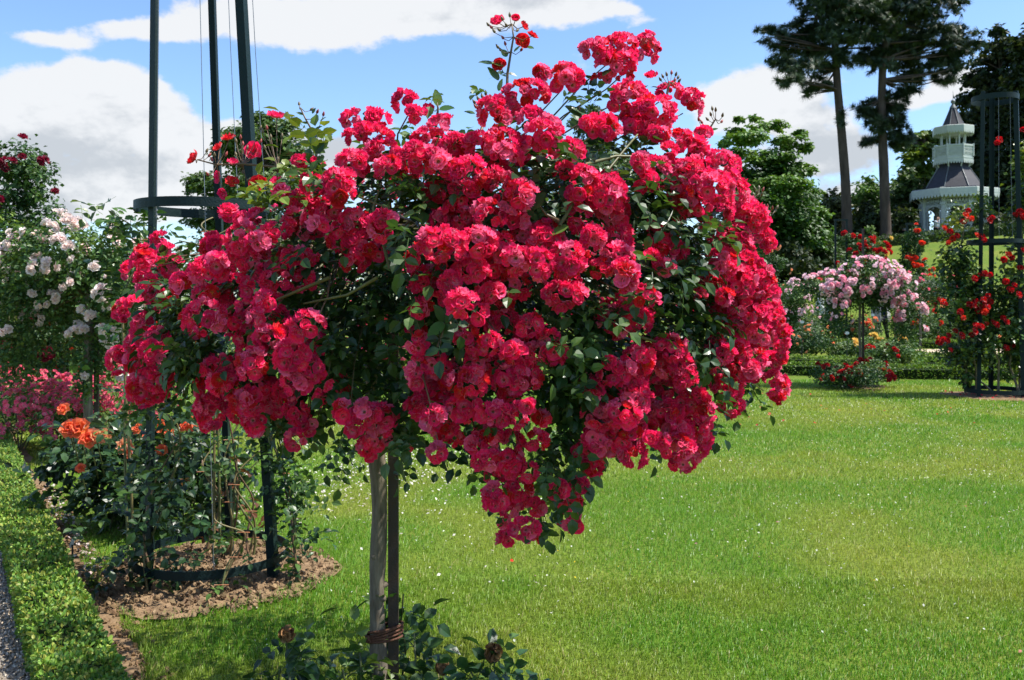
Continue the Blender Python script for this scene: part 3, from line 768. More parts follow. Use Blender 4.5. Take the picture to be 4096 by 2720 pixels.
# ------------------------------------------------------------------ the big weeping rose
TRX, TRY = -0.544, 3.56                  # foot of the stem
HEAD = np.array([TRX + .02, TRY, 1.86])
CLU = """1370,120,45,35;1420,150,50,45;1435,105,40,30;1490,115,32,45;1400,185,35,18;1309,183,38,42;1249,172,22,25;1216,216,62,35;1450,235,50,50;1510,260,55,45;1595,240,30,38;1545,215,35,25;1500,180,15,12;1480,290,45,25
935,236,32,30;958,263,30,22;987,255,14,14;842,277,60,28;848,314,60,28;1007,292,25,25;1035,283,20,20;1135,261,40,40;1174,257,30,30;1223,272,35,30;1254,310,45,45;1157,327,50,40;1102,334,45,30;1058,332,40,30;987,323,45,30;958,365,60,40;1009,376,40,35;1042,356,35,35;881,349,40,30;852,382,45,40;815,371,40,30;1080,394,45,35;1135,394,45,35;1168,361,40,30;1223,354,45,40;782,433,40,45;762,482,35,30
1009,444,45,40;1069,449,60,45;1135,438,60,50;1201,449,35,40;1069,493,50,35;1135,493,50,35;1025,510,35,30;822,510,50,30;886,510,35,30;800,545,50,45;850,575,50,45;880,525,35,35;820,605,40,25;930,400,40,30;900,385,35,30
1381,296,55,35;1458,296,50,35;1518,310,30,20;1560,323,50,28;1595,347,40,35;1619,310,22,20;1476,378,25,28;1513,387,35,30;1540,349,22,22;1558,405,60,40;1602,398,50,40;1657,383,40,40;1683,393,25,35;1491,418,30,30;1569,438,55,35;1639,433,60,45;1690,444,35,45;1566,484,28,28;1602,466,40,35;1646,486,50,40;1705,493,45,45;1403,422,28,30;1344,438,40,60;1399,449,45,50;1410,488,45,45;1337,493,35,50;1300,395,30,25;1310,350,40,30
1423,550,40,45;1364,550,30,35;1420,594,45,40;1438,633,40,40;1385,621,30,30;1490,686,30,35;1423,730,60,50;1479,733,35,35;1502,530,22,22;1529,568,45,30;1561,583,25,25;1499,592,25,20;1532,615,30,20;1732,506,45,40;1761,556,30,35;1673,580,45,30;1664,609,40,40;1708,609,45,50;1644,653,35,40;1749,647,40,45;1767,689,30,50;1694,647,50,40;1664,683,30,20;1611,683,15,22;1694,692,60,45;1717,721,60,45;1655,712,40,35;1782,733,30,40;1797,774,25,45;1738,765,50,45;1694,750,35,35;1791,815,22,35;1747,827,25,25;1708,815,25,30;1699,839,25,35;1700,550,35,35;1640,540,30,25
1491,795,40,22;1544,803,40,35;1473,830,40,35;1538,836,45,40;1664,824,25,20;1547,842,50,35;1502,848,40,35;1575,868,35,30;1414,859,50,35;1399,835,15,15;1350,884,25,22;1368,901,25,25;1410,908,35,30;1458,881,40,30;1463,917,40,35;1533,899,50,35;1573,925,45,40;1608,923,25,35;1494,943,30,25;1381,959,40,35;1436,954,45,35;1529,952,45,35;1628,948,20,30;1514,987,50,40;1447,996,45,45;1399,987,50,40;1381,1020,45,35;1419,1014,45,35;1591,987,40,35;1560,996,40,40;1613,983,25,40;1514,1014,35,20;1458,1047,35,35;1366,1064,30,35;1553,1031,45,30;1617,1018,25,30;1591,1040,30,30;1571,1067,35,22;1337,1047,25,30
1692,844,35,35;1646,793,25,30;1670,815,25,25;1688,886,30,40;1683,936,35,28;1670,899,30,30;1730,855,25,25;1745,873,20,15;1780,881,25,30;1800,890,20,30;1789,912,25,20;1646,873,20,25;1778,833,22,28
982,656,35,30;1034,652,25,25;1020,564,60,45;964,593,30,35;987,646,40,35;1037,653,30,30;1047,603,45,40;1106,560,40,40;1130,620,45,45;1146,570,40,40;1090,626,40,35;1067,699,40,35;997,699,35,25;1130,676,35,25;1260,560,50,40;1310,600,45,45;1240,610,40,40;1300,680,55,35;1370,620,25,25;1295,635,50,40;1259,530,35,25;1150,700,40,30;1103,722,25,28;1159,742,45,35;1222,749,30,30;967,712,22,28;961,765,22,30;967,792,25,30;1073,769,30,30;1093,792,25,25;1130,792,30,30;1186,812,30,30;1212,792,40,30;1262,779,30,20;1275,812,30,30;1229,818,40,30;1190,660,40,35;1190,600,35,35;1205,540,30,30;1185,510,35,25
1149,851,40,40;1179,875,50,40;1212,868,40,35;1172,914,35,25;1000,835,30,30;961,858,25,40;1030,858,40,35;981,895,30,30;1030,908,40,40;1080,881,50,40;964,934,30,25;1014,934,40,30;1067,941,45,35;1219,934,20,18;1100,830,30,30
784,904,25,40;843,950,30,35;878,966,40,40;792,947,25,30;819,982,25,25;847,1033,25,30;870,1013,35,25;940,1021,25,15;1007,1044,25,25;1038,1009,35,25;1022,986,40,25;968,935,25,30;999,962,30,30;1140,954,50,30;1190,958,30,30;1097,1025,25,22;1124,1001,35,30;1124,1060,40,25;1171,1021,40,30;1175,1068,40,35;1237,1009,30,25;1249,962,25,15;1151,1091,35,25;1218,1087,25,25;1194,1130,35,30;1136,1134,25,22;1140,1158,30,22;1171,1173,25,18;1190,1153,35,25;1233,1169,25,20;1284,1130,30,25;1335,1118,22,18;1311,1154,35,22;1311,1189,30,25;1319,1212,25,18;1159,1204,22,12;1171,1240,30,18;1210,1216,40,25;1225,1240,25,15
328,603,30,30;336,587,25,25;299,627,15,25;372,550,25,18;385,576,20,15;363,618,28,25;336,640,25,20;400,616,30,30;347,669,30,35;376,693,25,25;418,656,25,30;286,717,28,30;310,700,20,15;290,742,15,15;495,567,35,35;480,625,50,35;447,642,25,25;502,607,30,25;557,552,35,45;561,596,40,40;595,558,30,25;623,541,25,25;628,600,40,40;689,596,45,30;683,532,40,25;734,532,30,25;528,662,40,35;579,651,30,45;639,651,40,35;694,647,40,30;539,691,35,35;473,680,32,25;566,711,25,22;539,735,45,40;469,733,55,45;469,761,40,20;330,761,25,45;363,777,30,25;328,742,20,20;610,702,25,35;588,735,22,25;628,739,40,40;579,768,45,40;623,779,35,30;705,750,45,35;672,772,30,45;583,817,40,30;606,828,40,30;672,821,40,45;716,795,40,35;275,828,30,35;306,795,18,20;312,821,30,30;352,814,35,30;325,845,30,30;372,845,40,35;506,845,45,30
325,890,35,40;352,904,45,35;372,868,45,35;398,886,25,35;341,921,30,15;495,844,40,30;484,899,35,40;513,882,35,35;539,864,30,30;583,838,40,40;546,899,35,30;583,873,40,40;495,930,45,25;473,948,25,30;491,970,35,25;491,990,20,15;572,926,40,35;606,904,40,40;557,948,35,25;588,970,30,35;594,988,22,15;683,877,40,35;659,899,30,30;650,935,40,30;716,855,35,35;683,948,30,35;705,981,30,30;683,1014,25,25;738,882,25,30;738,917,22,15
725,425,40,25;698,374,35,18;533,491,25,20;681,498,25,22;734,520,25,20;650,451,22,22;672,513,25,22;735,470,35,30;690,460,35,25;560,505,22,18;600,500,25,20"""
CLU = [tuple(float(q) for q in e.split(',')) for line in CLU.splitlines() for e in line.split(';')]
LEAFY = """760,700,90,60,60;830,760,80,80,70;900,700,60,70,40;800,840,60,40,25;800,410,90,25,22;947,449,40,50,34;925,540,30,40,22;1245,430,60,50,44;1260,500,30,40,24;1330,380,70,35,30;1480,450,60,50,45;1520,510,80,40,50;1600,540,70,35,40;1560,620,60,50,50;1500,640,50,40,30;1600,740,60,60,40;1540,760,70,30,40;1620,800,40,40,20;1330,720,60,60,50;1300,800,60,60,50;1340,850,60,50,50;1290,880,60,50,40;1320,970,40,40,22;1290,1040,60,60,40;1280,1100,45,30,24;1250,1180,25,25,7;430,780,90,50,80;480,800,70,40,50;420,690,40,30,20;400,650,30,20,10;700,420,60,40,25;720,330,50,50,10;640,470,50,30,15;930,960,30,50,25;900,850,40,50,30;960,700,20,30,8;1030,770,30,40,12;1340,240,25,20,6;1120,195,20,25,4;1005,225,15,15,2;1640,960,20,30,6;700,955,60,25,12;860,620,50,40,22"""
LEAFY = [tuple(float(q) for q in e.split(',')) for e in LEAFY.split(';')]

def cdepth(sx, sy):
    u = (sx - 1030) / 830; v = (sy - 610) / (620 if sy < 610 else 740)
    return 3.55 - 0.98 * math.sqrt(max(0.0, 1 - u * u - v * v))

hero = thing('weeping_rose', (TRX, TRY, 0), 'large weeping standard rose covered in crimson pink blossom clusters on a bare grey stem', 'rose tree')
H0 = np.array([TRX, TRY, 0])
AX = np.array([S(1030, 610, 3.55)[0], 3.55, 1.55])

P_RED = np.array([0.83, 0.025, 0.142]); E_PALE = np.array([0.88, 0.46, 0.55])
def hero_blossoms(mb, pos, nrm, rad, faded=.22, young=.07):
    n = len(pos); M = frames(nrm)
    k = R.choice(len(SEMI), n, p=[.18, .18, .18, .16, .18, .12]); u = R.random(n)
    pc = jit(n, P_RED, .16, .10); ec = jit(n, E_PALE, .12, .04); q_ = R.random(n)[:, None] ** .5; ec = pc * (1 - q_) + ec * q_
    y = u < young; pc[y] = jit(y.sum(), (.68, .016, .03), .12, .05); ec[y] = jit(y.sum(), (.70, .16, .03), .2, .05)
    f = u > 1 - faded; pc[f] = jit(f.sum(), (.88, .15, .32), .14, .05)  # faded blooms, made paler and more frequent to paint in lit pink highlights
    for q in range(len(SEMI)):
        s_ = k == q
        if not s_.any(): continue
        T = SEMI[q]
        c = flower_cols(T[2], pc[s_], ec[s_], (.62, .40, .10), (.26, .16, .05), eye=(.14, .52))
        c[y[s_]] = flower_cols(T[2], pc[s_], ec[s_], (.85, .50, .03), (.75, .42, .03))[y[s_]]
        place(mb, T, pos[s_], M[s_], rad[s_], np.clip(c * (0.92 + .16 * R.random((c.shape[0], c.shape[1], 1))), 0, 1))

def fib(n):
    i = np.arange(n) + .5; z = 1 - 2 * i / n; th = math.pi * (1 + 5 ** .5) * i
    r_ = np.sqrt(1 - z * z); return np.stack([r_ * np.cos(th), r_ * np.sin(th), z], 1)

order = sorted(range(len(CLU)), key=lambda i: -CLU[i][2] * CLU[i][3])
mass = MB(); centers = []
leafb = MB()
def put_leaves(pos, nrm, size, greens, var=.25, down=-.5):
    n = len(pos)
    k = R.integers(0, len(COMP), n)
    # each compound leaf grows outward and droops a little; its face turns up and out
    grow = nrm * .8 + rdirs(n) * .8 + np.array([0, 0, down * .5]); grow /= np.linalg.norm(grow, axis=1)[:, None]
    face = np.array([0, 0, 1.0]) + nrm * .5 + rdirs(n) * .55
    face = face - (face * grow).sum(1)[:, None] * grow; face /= np.linalg.norm(face, axis=1)[:, None] + 1e-9
    M = np.stack([np.cross(grow, face), grow, face], 2)
    for q in range(len(COMP)):
        s_ = k == q
        if s_.any(): place(leafb, COMP[q], pos[s_], M[s_], size * (.75 + .5 * R.random(s_.sum())), leafcol(s_.sum(), len(COMP[q][0]), greens, var))

for rank, i in enumerate(order):
    sx, sy, rx, ry = CLU[i]
    d = cdepth(sx, sy) + .09 * R.normal()
    c = S(sx, sy, d); k = SS / F * d
    r3 = np.array([rx * k, min(rx, ry) * k * .9, ry * k]) * .92
    out = c - AX; out /= np.linalg.norm(out) + 1e-9
    vis = out * .7 + np.array([0, -.55, .45])
    rm = r3.mean()
    n = int(np.clip(.62 * 4 * math.pi * rm * rm / .00108, 1, 60))
    dirs = fib(int(n / .62) + 2); dirs = dirs[np.argsort(-(dirs @ vis))][:n]
    dirs = dirs + R.normal(size=dirs.shape) * .13; dirs /= np.linalg.norm(dirs, axis=1)[:, None]
    if n <= 2: dirs = (vis / np.linalg.norm(vis))[None] + .4 * R.normal(size=(n, 3)); dirs /= np.linalg.norm(dirs, axis=1)[:, None]
    br = .0185 + .0095 * R.random(n)
    ps = c + dirs * np.maximum(r3 - .012, .004) * (.85 + .3 * R.random((n, 1)))
    nr = dirs + R.normal(size=dirs.shape) * .28 + np.array([0, -.12, .18])
    centers.append((c, out, rm))
    if rank < 100:
        mb = MB(); hero_blossoms(mb, ps - H0, nr, br); mb.build('flower_cluster', m_petal, hero, True)
    else:
        hero_blossoms(mass, ps - H0, nr, br)
    m = int(3 + rm / .05 * 3.5) if 225 < sy < 980 else 1
    lp = c - out * (.07 + .16 * R.random((m, 1))) + R.normal(size=(m, 3)) * r3 * .55 - np.array([0, -.05, .01])
    put_leaves(lp - H0, np.tile(out, (m, 1)), .085, G_DARK)
# blossom on the far side of the crown, and foliage through its inside
nb = 900
dv = rdirs(nb, (0, .75, .15)); rr_ = np.array([1.12, 1.0, .85])
bp = AX + dv * rr_ * (.86 + .16 * R.random((nb, 1))); bp = bp[(bp[:, 1] > 3.75) & (bp[:, 2] < 2.35) & (bp[:, 2] > 1.2)]
hero_blossoms(mass, bp - H0, (bp - AX), .022 + .006 * R.random(len(bp)))
props(mass.build('flower_clusters', m_petal, hero, True), 'smaller crimson pink blossom clusters filling the crown', kind='stuff')
for sx, sy, rx, ry, n in LEAFY:
    n = int(n * .9); d0 = cdepth(sx, sy) + .15
    if 680 < sx < 950 and 600 < sy < 900: d0 += .30
    a = R.random(n) * 6.283; q = np.sqrt(R.random(n))
    lp = np.array([S(sx + rx * w * math.cos(t), sy + ry * w * math.sin(t), d0 + .12 * R.normal()) for t, w in zip(a, q)])
    out = lp - AX; out /= np.linalg.norm(out, axis=1)[:, None]
    young = sy < 500 and sx < 800
    put_leaves(lp - H0, out, .09, G_YEL if young else G_DARK, .3)
nl = 900
lp = AX + rdirs(nl) * np.array([1.0, .95, .72]) * (R.random((nl, 1)) ** .45) + np.array([0, .2, .05]); lp = lp[lp[:, 2] > .95]
ou = lp - AX; ou /= np.linalg.norm(ou, axis=1)[:, None]
put_leaves(lp - H0, ou, .09, G_DARK)
leafb.build('foliage', m_leaf, hero)

# stem: a slightly crooked grey trunk with pruning knots
zz = np.linspace(-.05, 1.84, 40)
cx_ = .010 * np.sin(zz * 3.2) + .008 * np.sin(zz * 8 + 1)
rad = .0335 - .004 * zz / 1.8 + .0036 * np.sin(zz * 11) * np.sin(zz * 4.3) + .05 * np.exp(-((zz - 1.84) / .07) ** 2) * .5 + .02 * np.exp(-(zz / .08) ** 2)
mb = MB().tube(np.stack([cx_, 0 * zz, zz], 1), rad, 14, noise=.05)
for z_, a_ in ((.28, 1.0), (.62, 4.2), (.95, 5.3), (1.35, 2.0), (.45, 5.6), (.5, .2)):
    p0 = np.array([.008 * math.sin(z_ * 3.2), 0, z_]); dr = np.array([math.cos(a_), math.sin(a_), .1])
    mb.tube([p0 + dr * .02, p0 + dr * .033, p0 + dr * .040], [.016, .012, .004], 8)
mb.build('trunk', m_bark, hero, True)
# canes arching out from the head and hanging down
mb = MB(); CB = (.11, .11, .035); CBR = (.17, .10, .055)
sel = [order[j] for j in range(0, len(order), 2)]
for i in sel:
    c, out, rm = centers[order.index(i)]
    st_ = HEAD + np.array([R.normal() * .05, R.normal() * .05, R.random() * .08])
    mid = (st_ + c) / 2 + np.array([0, 0, (.16 + .12 * R.random()) if c[2] < 1.75 else -.04]) - out * .05 + R.normal(size=3) * .04
    t = np.linspace(0, 1, 9)[:, None]
    pth = st_ * (1 - t) ** 2 + 2 * mid * t * (1 - t) + (c - out * .05) * t ** 2
    pth += R.normal(size=pth.shape) * .006
    mb.tube(pth - H0, np.linspace(.0075, .0022, 9), 5, np.array(CB if R.random() < .7 else CBR) * (.7 + .6 * R.random()))
for pl in ([(1290, 520), (1340, 440), (1400, 395), (1440, 345), (1470, 310)], [(1330, 385), (1420, 360), (1500, 362), (1560, 385)], [(900, 620), (860, 480), (880, 420)],
           [(1420, 640), (1480, 690), (1560, 700)], [(760, 640), (640, 690), (560, 745)], [(870, 640), (800, 680), (700, 700)], [(560, 690), (480, 745), (410, 800)],
           [(900, 560), (895, 480), (830, 455)], [(1450, 770), (1520, 790), (1640, 850)], [(1700, 760), (1740, 820), (1770, 850)]):
    pth = np.array([S(x, y, cdepth(x, y) - .03) for x, y in pl]); 
    mb.tube(pth - H0, np.linspace(.006, .003, len(pl)), 5, CB)
mb.build('branches', m_stem, hero, True)
# open sprays that stand clear of the crown
def spray(stem, flowers, buds, leaves, d):
    st = np.array([S(x, y, d) for x, y in stem])
    sm = MB(); sm.tube(st - H0, np.linspace(.006, .0025, len(st)), 6, (.13, .085, .04))
    fl = MB(); ps = []; nr = []; rd = []
    def near(p): return st[np.argmin(np.linalg.norm(st - p, axis=1))]
    for f in flowers:
        x, y, r_ = f[:3]; p = S(x, y, d + .03 * R.normal()); ps.append(p); rd.append(r_ * SS / F * d); nr.append(np.array(f[3]) if len(f) > 3 else np.array([R.normal() * .5, -.8, .5]))
        q = near(p); m_ = (p + q) / 2 + [0, 0, -.012]; sm.tube(np.array([q, m_, p]) - H0, [.002, .0017, .0014], 5, (.13, .085, .04))
    for x, y in buds:
        p = S(x, y, d + .03 * R.normal()); q = near(p)
        sm.tube(np.array([q, (p + q) / 2 + [0, 0, -.01], p]) - H0, [.0016, .0013, .0012], 5, (.14, .09, .05))
        up = (p - q) / (np.linalg.norm(p - q) + 1e-6) * .5 + np.array([0, 0, .6]); up /= np.linalg.norm(up)
        sm.tube(np.array([p, p + up * .003, p + up * .008, p + up * .013, p + up * .019]) - H0, [.0015, .0045, .005, .0035, .0005], 7, (.14, .11, .05) if R.random() < .7 else (.3, .05, .04))
    so_ = sm.build('flower_spray', m_stem, hero, True)
    if ps:
        hero_blossoms(fl, np.array(ps) - H0, np.array(nr), np.array(rd), 0, .35); fl.build('blossoms', m_petal, so_, True)
    if leaves:
        lf = MB()
        for x, y, s_, ax_, ay_ in leaves:
            p = S(x, y, d); g = np.array([ax_, -.25, ay_]); g /= np.linalg.norm(g); fc = np.array([-.3 + R.normal() * .3, -.6, .75]); fc -= fc @ g * g; fc /= np.linalg.norm(fc)
            M = np.stack([np.cross(g, fc), g, fc], 1)[None]
            place(lf, BIGL, [p - H0], M, s_ * SS / F * d, leafcol(1, len(BIGL[0]), [(0.06, .14, .03), (.05, .11, .03), (.12, .2, .04)], .2))
        lf.build('leaves', m_leaf, so_, True)
spray([(1168, 240), (1170, 170), (1178, 120), (1184, 85), (1180, 55)], [(1148, 52, 19, (-.3, -.8, .5)), (1188, 47, 20, (.1, -.9, .3)), (1206, 62, 14, (.8, -.5, .3)), (1204, 96, 21, (.1, -1, .1)), (1226, 84, 15, (.5, -.3, .7)), (1152, 150, 18, (-.2, -1, .1))],
      [(1136, 66), (1142, 76), (1155, 72), (1170, 62), (1162, 90), (1160, 48), (1190, 72), (1150, 112), (1156, 118), (1200, 118), (1128, 60), (1166, 105), (1176, 40)],
      [(1165, 152, 34, -1, .25), (1140, 148, 38, -1, .15), (1170, 130, 22, -.6, .6), (1185, 120, 22, .6, .6), (1215, 108, 18, .8, -.2), (1150, 185, 40, -.6, .75), (1150, 210, 30, .2, .8), (1170, 205, 24, -.8, -.1)], 3.05)
spray([(760, 420), (700, 400), (640, 385), (560, 378), (500, 380), (455, 368)], [(451, 367, 20, (-.8, -.5, .4)), (528, 322, 18, (-.2, -.5, .8)), (506, 343, 16, (-.5, -.6, .6)), (586, 350, 24, (0, -1, .2)), (537, 378, 16, (.2, -.5, .8)), (508, 408, 18, (-.8, -.5, .1)), (535, 422, 18, (.3, -.6, .6)), (517, 445, 15, (-.3, -.8, -.3)), (637, 272, 22, (.1, -.3, .9)), (597, 425, 23, (0, -1, .3)), (639, 427, 21, (.3, -.8, .5)), (678, 416, 18, (0, -.6, .8)), (725, 400, 20, (.2, -.8, .5))],
      [(475, 352), (480, 362), (495, 362), (490, 372), (545, 330), (555, 322), (520, 360), (560, 335), (570, 345), (600, 330), (607, 308), (616, 300), (600, 300), (625, 320), (650, 318), (640, 370), (660, 380), (480, 405), (560, 400), (570, 418), (545, 360), (612, 345)],
      [(650, 330, 24, .6, .6), (660, 350, 26, .9, .1), (640, 300, 20, .8, .5), (600, 470, 30, -.5, .5)], 3.15)
spray([(720, 420), (730, 350), (725, 310), (705, 275), (692, 248)], [], [(690, 243), (715, 255), (730, 262), (745, 268)],
      [(700, 265, 18, -.8, .3), (712, 285, 18, -1, .2), (720, 262, 16, .5, .8), (725, 300, 22, .8, .4), (738, 280, 18, .8, .6), (715, 310, 24, -.9, .1), (728, 330, 26, -.9, .2), (735, 345, 26, .9, .2), (745, 300, 16, .9, .4), (700, 330, 24, -.7, -.2), (752, 320, 20, .7, .5)], 3.2)
spray([(1535, 235), (1540, 205), (1545, 190)], [], [(1530, 180), (1538, 176), (1548, 172), (1557, 176), (1562, 182), (1555, 188), (1525, 187), (1563, 190)], [], 3.2)
spray([(1618, 330), (1630, 310), (1640, 290), (1650, 275)], [], [(1612, 280), (1620, 285), (1643, 255), (1650, 258), (1665, 270), (1662, 283), (1640, 268), (1634, 278)], [(1612, 312, 22, -.9, .2), (1640, 300, 16, .8, .2)], 3.25)
spray([(1110, 300), (1118, 270), (1122, 250)], [], [(1096, 240), (1104, 232), (1112, 226), (1120, 220), (1128, 228), (1136, 234), (1100, 250), (1112, 246), (1126, 244), (1136, 250), (1108, 258), (1130, 262)], [(1095, 262, 26, -.9, .2)], 2.95)
spray([(1725, 470), (1740, 455), (1750, 448)], [], [(1742, 440), (1750, 436), (1757, 442), (1755, 452), (1745, 448), (1738, 452)], [], 3.3)
spray([(1720, 530), (1755, 500), (1775, 490)], [], [(1762, 486), (1770, 480), (1780, 484), (1785, 490), (1775, 498), (1757, 496), (1790, 482)], [], 3.35)
spray([(1000, 330), (1008, 270), (1010, 250), (1005, 225)], [(987, 256, 14, (0, -.7, .6))], [(996, 250)], [(1010, 245, 40, -.1, 1.0), (1012, 252, 38, 1, .1), (998, 262, 26, -.5, .5)], 2.95)
spray([(1330, 300), (1340, 270), (1335, 245)], [], [], [(1340, 268, 46, -.9, .6), (1352, 262, 40, -.9, .35), (1350, 275, 34, .3, -.5)], 3.0)
spray([(1290, 510), (1260, 495), (1240, 470)], [], [], [(1225, 482, 52, .6, .75), (1310, 520, 50, -.8, -.4)], 2.6)
spray([(1010, 800), (1020, 770), (1025, 745)], [], [], [(1025, 745, 52, -.75, -.55), (1026, 745, 56, .15, -1), (1024, 742, 48, -.4, .8), (1026, 742, 44, .8, .6)], 2.55)
spray([(1720, 950), (1650, 880), (1640, 860)], [], [(1650, 855), (1660, 850), (1668, 858), (1655, 868), (1640, 850), (1662, 872), (1650, 880), (1668, 880)], [(1640, 830, 36, .7, -.6), (1630, 800, 40, .8, .1)], 3.3)
spray([(1350, 1110), (1352, 1130)], [], [], [(1352, 1115, 44, .3, -.9), (700, 955, 40, .2, -.9)], 3.1)
# twine binding stem to stake
mb = MB()
for k, (z_, tilt) in enumerate(((.288, .016), (.300, .022), (.311, .026), (.322, .031), (.33, .02))):
    th = np.linspace(0, 2 * math.pi, 33)
    mb.tube(np.stack([.030 + .074 * np.cos(th), .008 + .044 * np.sin(th), z_ - .03 * np.cos(th) * .2 + tilt * np.cos(th)], 1), .0052, 6)
mb.tube([(-.03, -.04, .30), (-.028, -.046, .315), (-.02, -.047, .29)], .006, 6)
mb.build('twine_tie', m_twine, hero, True)
mb = MB()
for k in range(4):
    th = np.linspace(0, 2 * math.pi, 25)
    mb.tube(np.stack([.032 + .06 * np.cos(th), .008 + .04 * np.sin(th), 1.66 + k * .008 + .006 * np.cos(th)], 1), .004, 6)
mb.build('twine_tie', m_twine, hero, True)

stake = MB(); a = .0205
stake.box(-a, a, -.012, .012, -.05, 1.92); stake.box(-.006, .006, .012, .03, -.05, 1.92)
o = stake.build('iron_stake', m_iron, loc=(-.478, 3.575, 0)); props(o, 'dark rusty iron stake standing beside the grey stem of the big crimson rose', 'stake')

# ------------------------------------------------------------------ steel obelisks for climbing roses
def obelisk(loc, r0, r1, h, feet, rings, wires, label, post=.05, lean=0.0):
    root = thing('rose_obelisk', loc, label, 'obelisk', 'green steel obelisks')
    for k, a in enumerate(feet):
        b = np.array([math.cos(a), math.sin(a), 0]); t = np.array([-b[1], b[0], 0])
        p0 = b * r0 + [0, 0, -.05]; p1 = b * r1 + [lean, 0, h]
        ax = (p1 - p0); L = np.linalg.norm(ax); ax /= L
        M = np.stack([t, np.cross(ax, t), ax], 1)
        mb = MB(); w = post
        mb.box(-w / 2, w / 2, -.003, .003, 0, L, M=M, o=p0); mb.box(-w / 2, -w / 2 + .006, .003, w, 0, L, M=M, o=p0)
        mb.build('post', m_green, root)
    for z, ht, ex in rings:
        r = r0 + (r1 - r0) * z / h + ex
        MB().ring(r, r + .008, z - ht / 2, z + ht / 2, 64, o=(lean * z / h, 0, 0)).build('ring', m_green, root)
    for a, za, zb in wires:
        ra = r0 + (r1 - r0) * za / h; rb = r0 + (r1 - r0) * zb / h
        u = np.array([math.cos(a), math.sin(a), 0])
        mb = MB(); pts = [u * (ra + .01) + [lean * za / h, 0, za], u * ((ra + rb) / 2 + .004) + [lean * (za + zb) / 2 / h, 0, (za + zb) / 2], u * (rb + .01) + [lean * zb / h, 0, zb]]
        mb.tube(pts, .0022, 5)
        th = np.linspace(0, 18, 60); mb.tube(np.stack([lean * za / h + u[0] * (ra + .01) + .007 * np.cos(th), u[1] * (ra + .01) + .007 * np.sin(th), za + th * .0035], 1), .0022, 4)
        mb.build('wire', m_wire, root)
    return root
rad_ = math.radians
obelisk((-1.78, 5.27, 0), .43, .27, 4.3, [rad_(-124), rad_(-14), rad_(94)], [(.14, .05, .012), (2.19, .055, .03), (4.2, .055, .02)],
        [(rad_(-115), 2.1, 4.2), (rad_(-70), 2.1, 4.2), (rad_(-40), 2.1, 4.2), (rad_(-70), .15, 2.1), (rad_(20), 2.1, 4.2)],
        'tall dark green steel obelisk with flat rings standing in the near soil bed', lean=-.10)
OB2 = P(995, 398, 15.1); OB2[2] = 0
obelisk(OB2, .46, .34, 5.15, [rad_(-150), rad_(-35), rad_(70)], [(.10, .07, .012), (2.62, .07, .03), (5.05, .09, .012)],
        [(rad_(-110), 2.6, 5.0), (rad_(-80), 2.6, 5.0), (rad_(0), 2.6, 5.0)], 'green steel obelisk wound with scarlet climbing roses beyond the right lawn', .07)

# ------------------------------------------------------------------ rose plants
def leaf_blob(mb, org, blobs, size, greens, var=.3, T=LEAFQ, clump=.35, up=.6):
    """blobs: (centre, radii, number). leaves gathered in small clumps through each ellipsoid, denser near its skin"""
    for c, r_, n in blobs:
        c = np.asarray(c, float); r_ = np.asarray(r_, float); n = int(n)
        nc = max(4, n // 26)
        dv = rdirs(nc) * (R.random((nc, 1)) ** .38)
        cl = c + dv * r_
        k = R.integers(0, nc, n)
        pos = cl[k] + R.normal(size=(n, 3)) * r_ * clump * .5
        nrm = dv[k] * .5 + rdirs(n) * .7 + np.array([0, 0, up])
        g = np.asarray(greens, float)
        cc = g[np.clip((R.random(nc) * len(g)).astype(int), 0, len(g) - 1)][k] * (1 + (R.random((n, 1)) - .5) * 2 * var)
        place(mb, T, pos - org, frames(nrm), size * (.65 + .7 * R.random(n)), np.repeat(np.clip(cc, 0, 1)[:, None], len(T[0]), 1))

BM = {}
def bmesh_for(kind, key, pc, ec, sc=(0.75, .45, .05), eye=(.1, .45)):
    out = []
    T = {'semi': SEMI, 'double': DOUB, 'small': SMAL}[kind]
    for q in range(3):
        c = jit(1, pc, .12, .06)[0]
        out.append(blossom_mesh(key, T[q], c, ec, sc, eye))
    return out
B_BLUSH = bmesh_for('double', 'blush_rose', (.92, .84, .81), (.88, .70, .65), eye=(.1, .7))
B_IVORY = bmesh_for('double', 'ivory_rose', (.80, .72, .60), (.75, .6, .4), eye=(.1, .7))
B_CORAL = bmesh_for('double', 'coral_rose', (.80, .17, .09), (.85, .42, .06), eye=(.1, .8))
B_PEACH = bmesh_for('double', 'peach_rose', (.82, .40, .22), (.85, .5, .12), eye=(.1, .8))
B_SCAR = bmesh_for('double', 'scarlet_rose', (.55, .008, .012), (.35, .004, .008), eye=(.1, .8))
B_VERM = bmesh_for('double', 'vermilion_rose', (.72, .055, .02), (.6, .03, .01), eye=(.1, .8))
B_WINE = bmesh_for('double', 'wine_rose', (.24, .006, .035), (.12, .003, .015), eye=(.1, .8))
B_YELL = bmesh_for('double', 'yellow_rose', (.80, .62, .16), (.82, .5, .08), eye=(.1, .8))
B_PINK = bmesh_for('semi', 'pink_rose', (.88, .17, .30), (.92, .8, .75), eye=(.1, .55))
B_LILAC = bmesh_for('semi', 'pale_pink_rose', (.90, .68, .72), (.92, .82, .8))
B_LIL2 = bmesh_for('semi', 'mid_pink_rose', (.88, .42, .56), (.92, .8, .8))
B_ROSE = bmesh_for('double', 'rose_pink_rose', (.75, .06, .12), (.6, .03, .06), eye=(.1, .8))

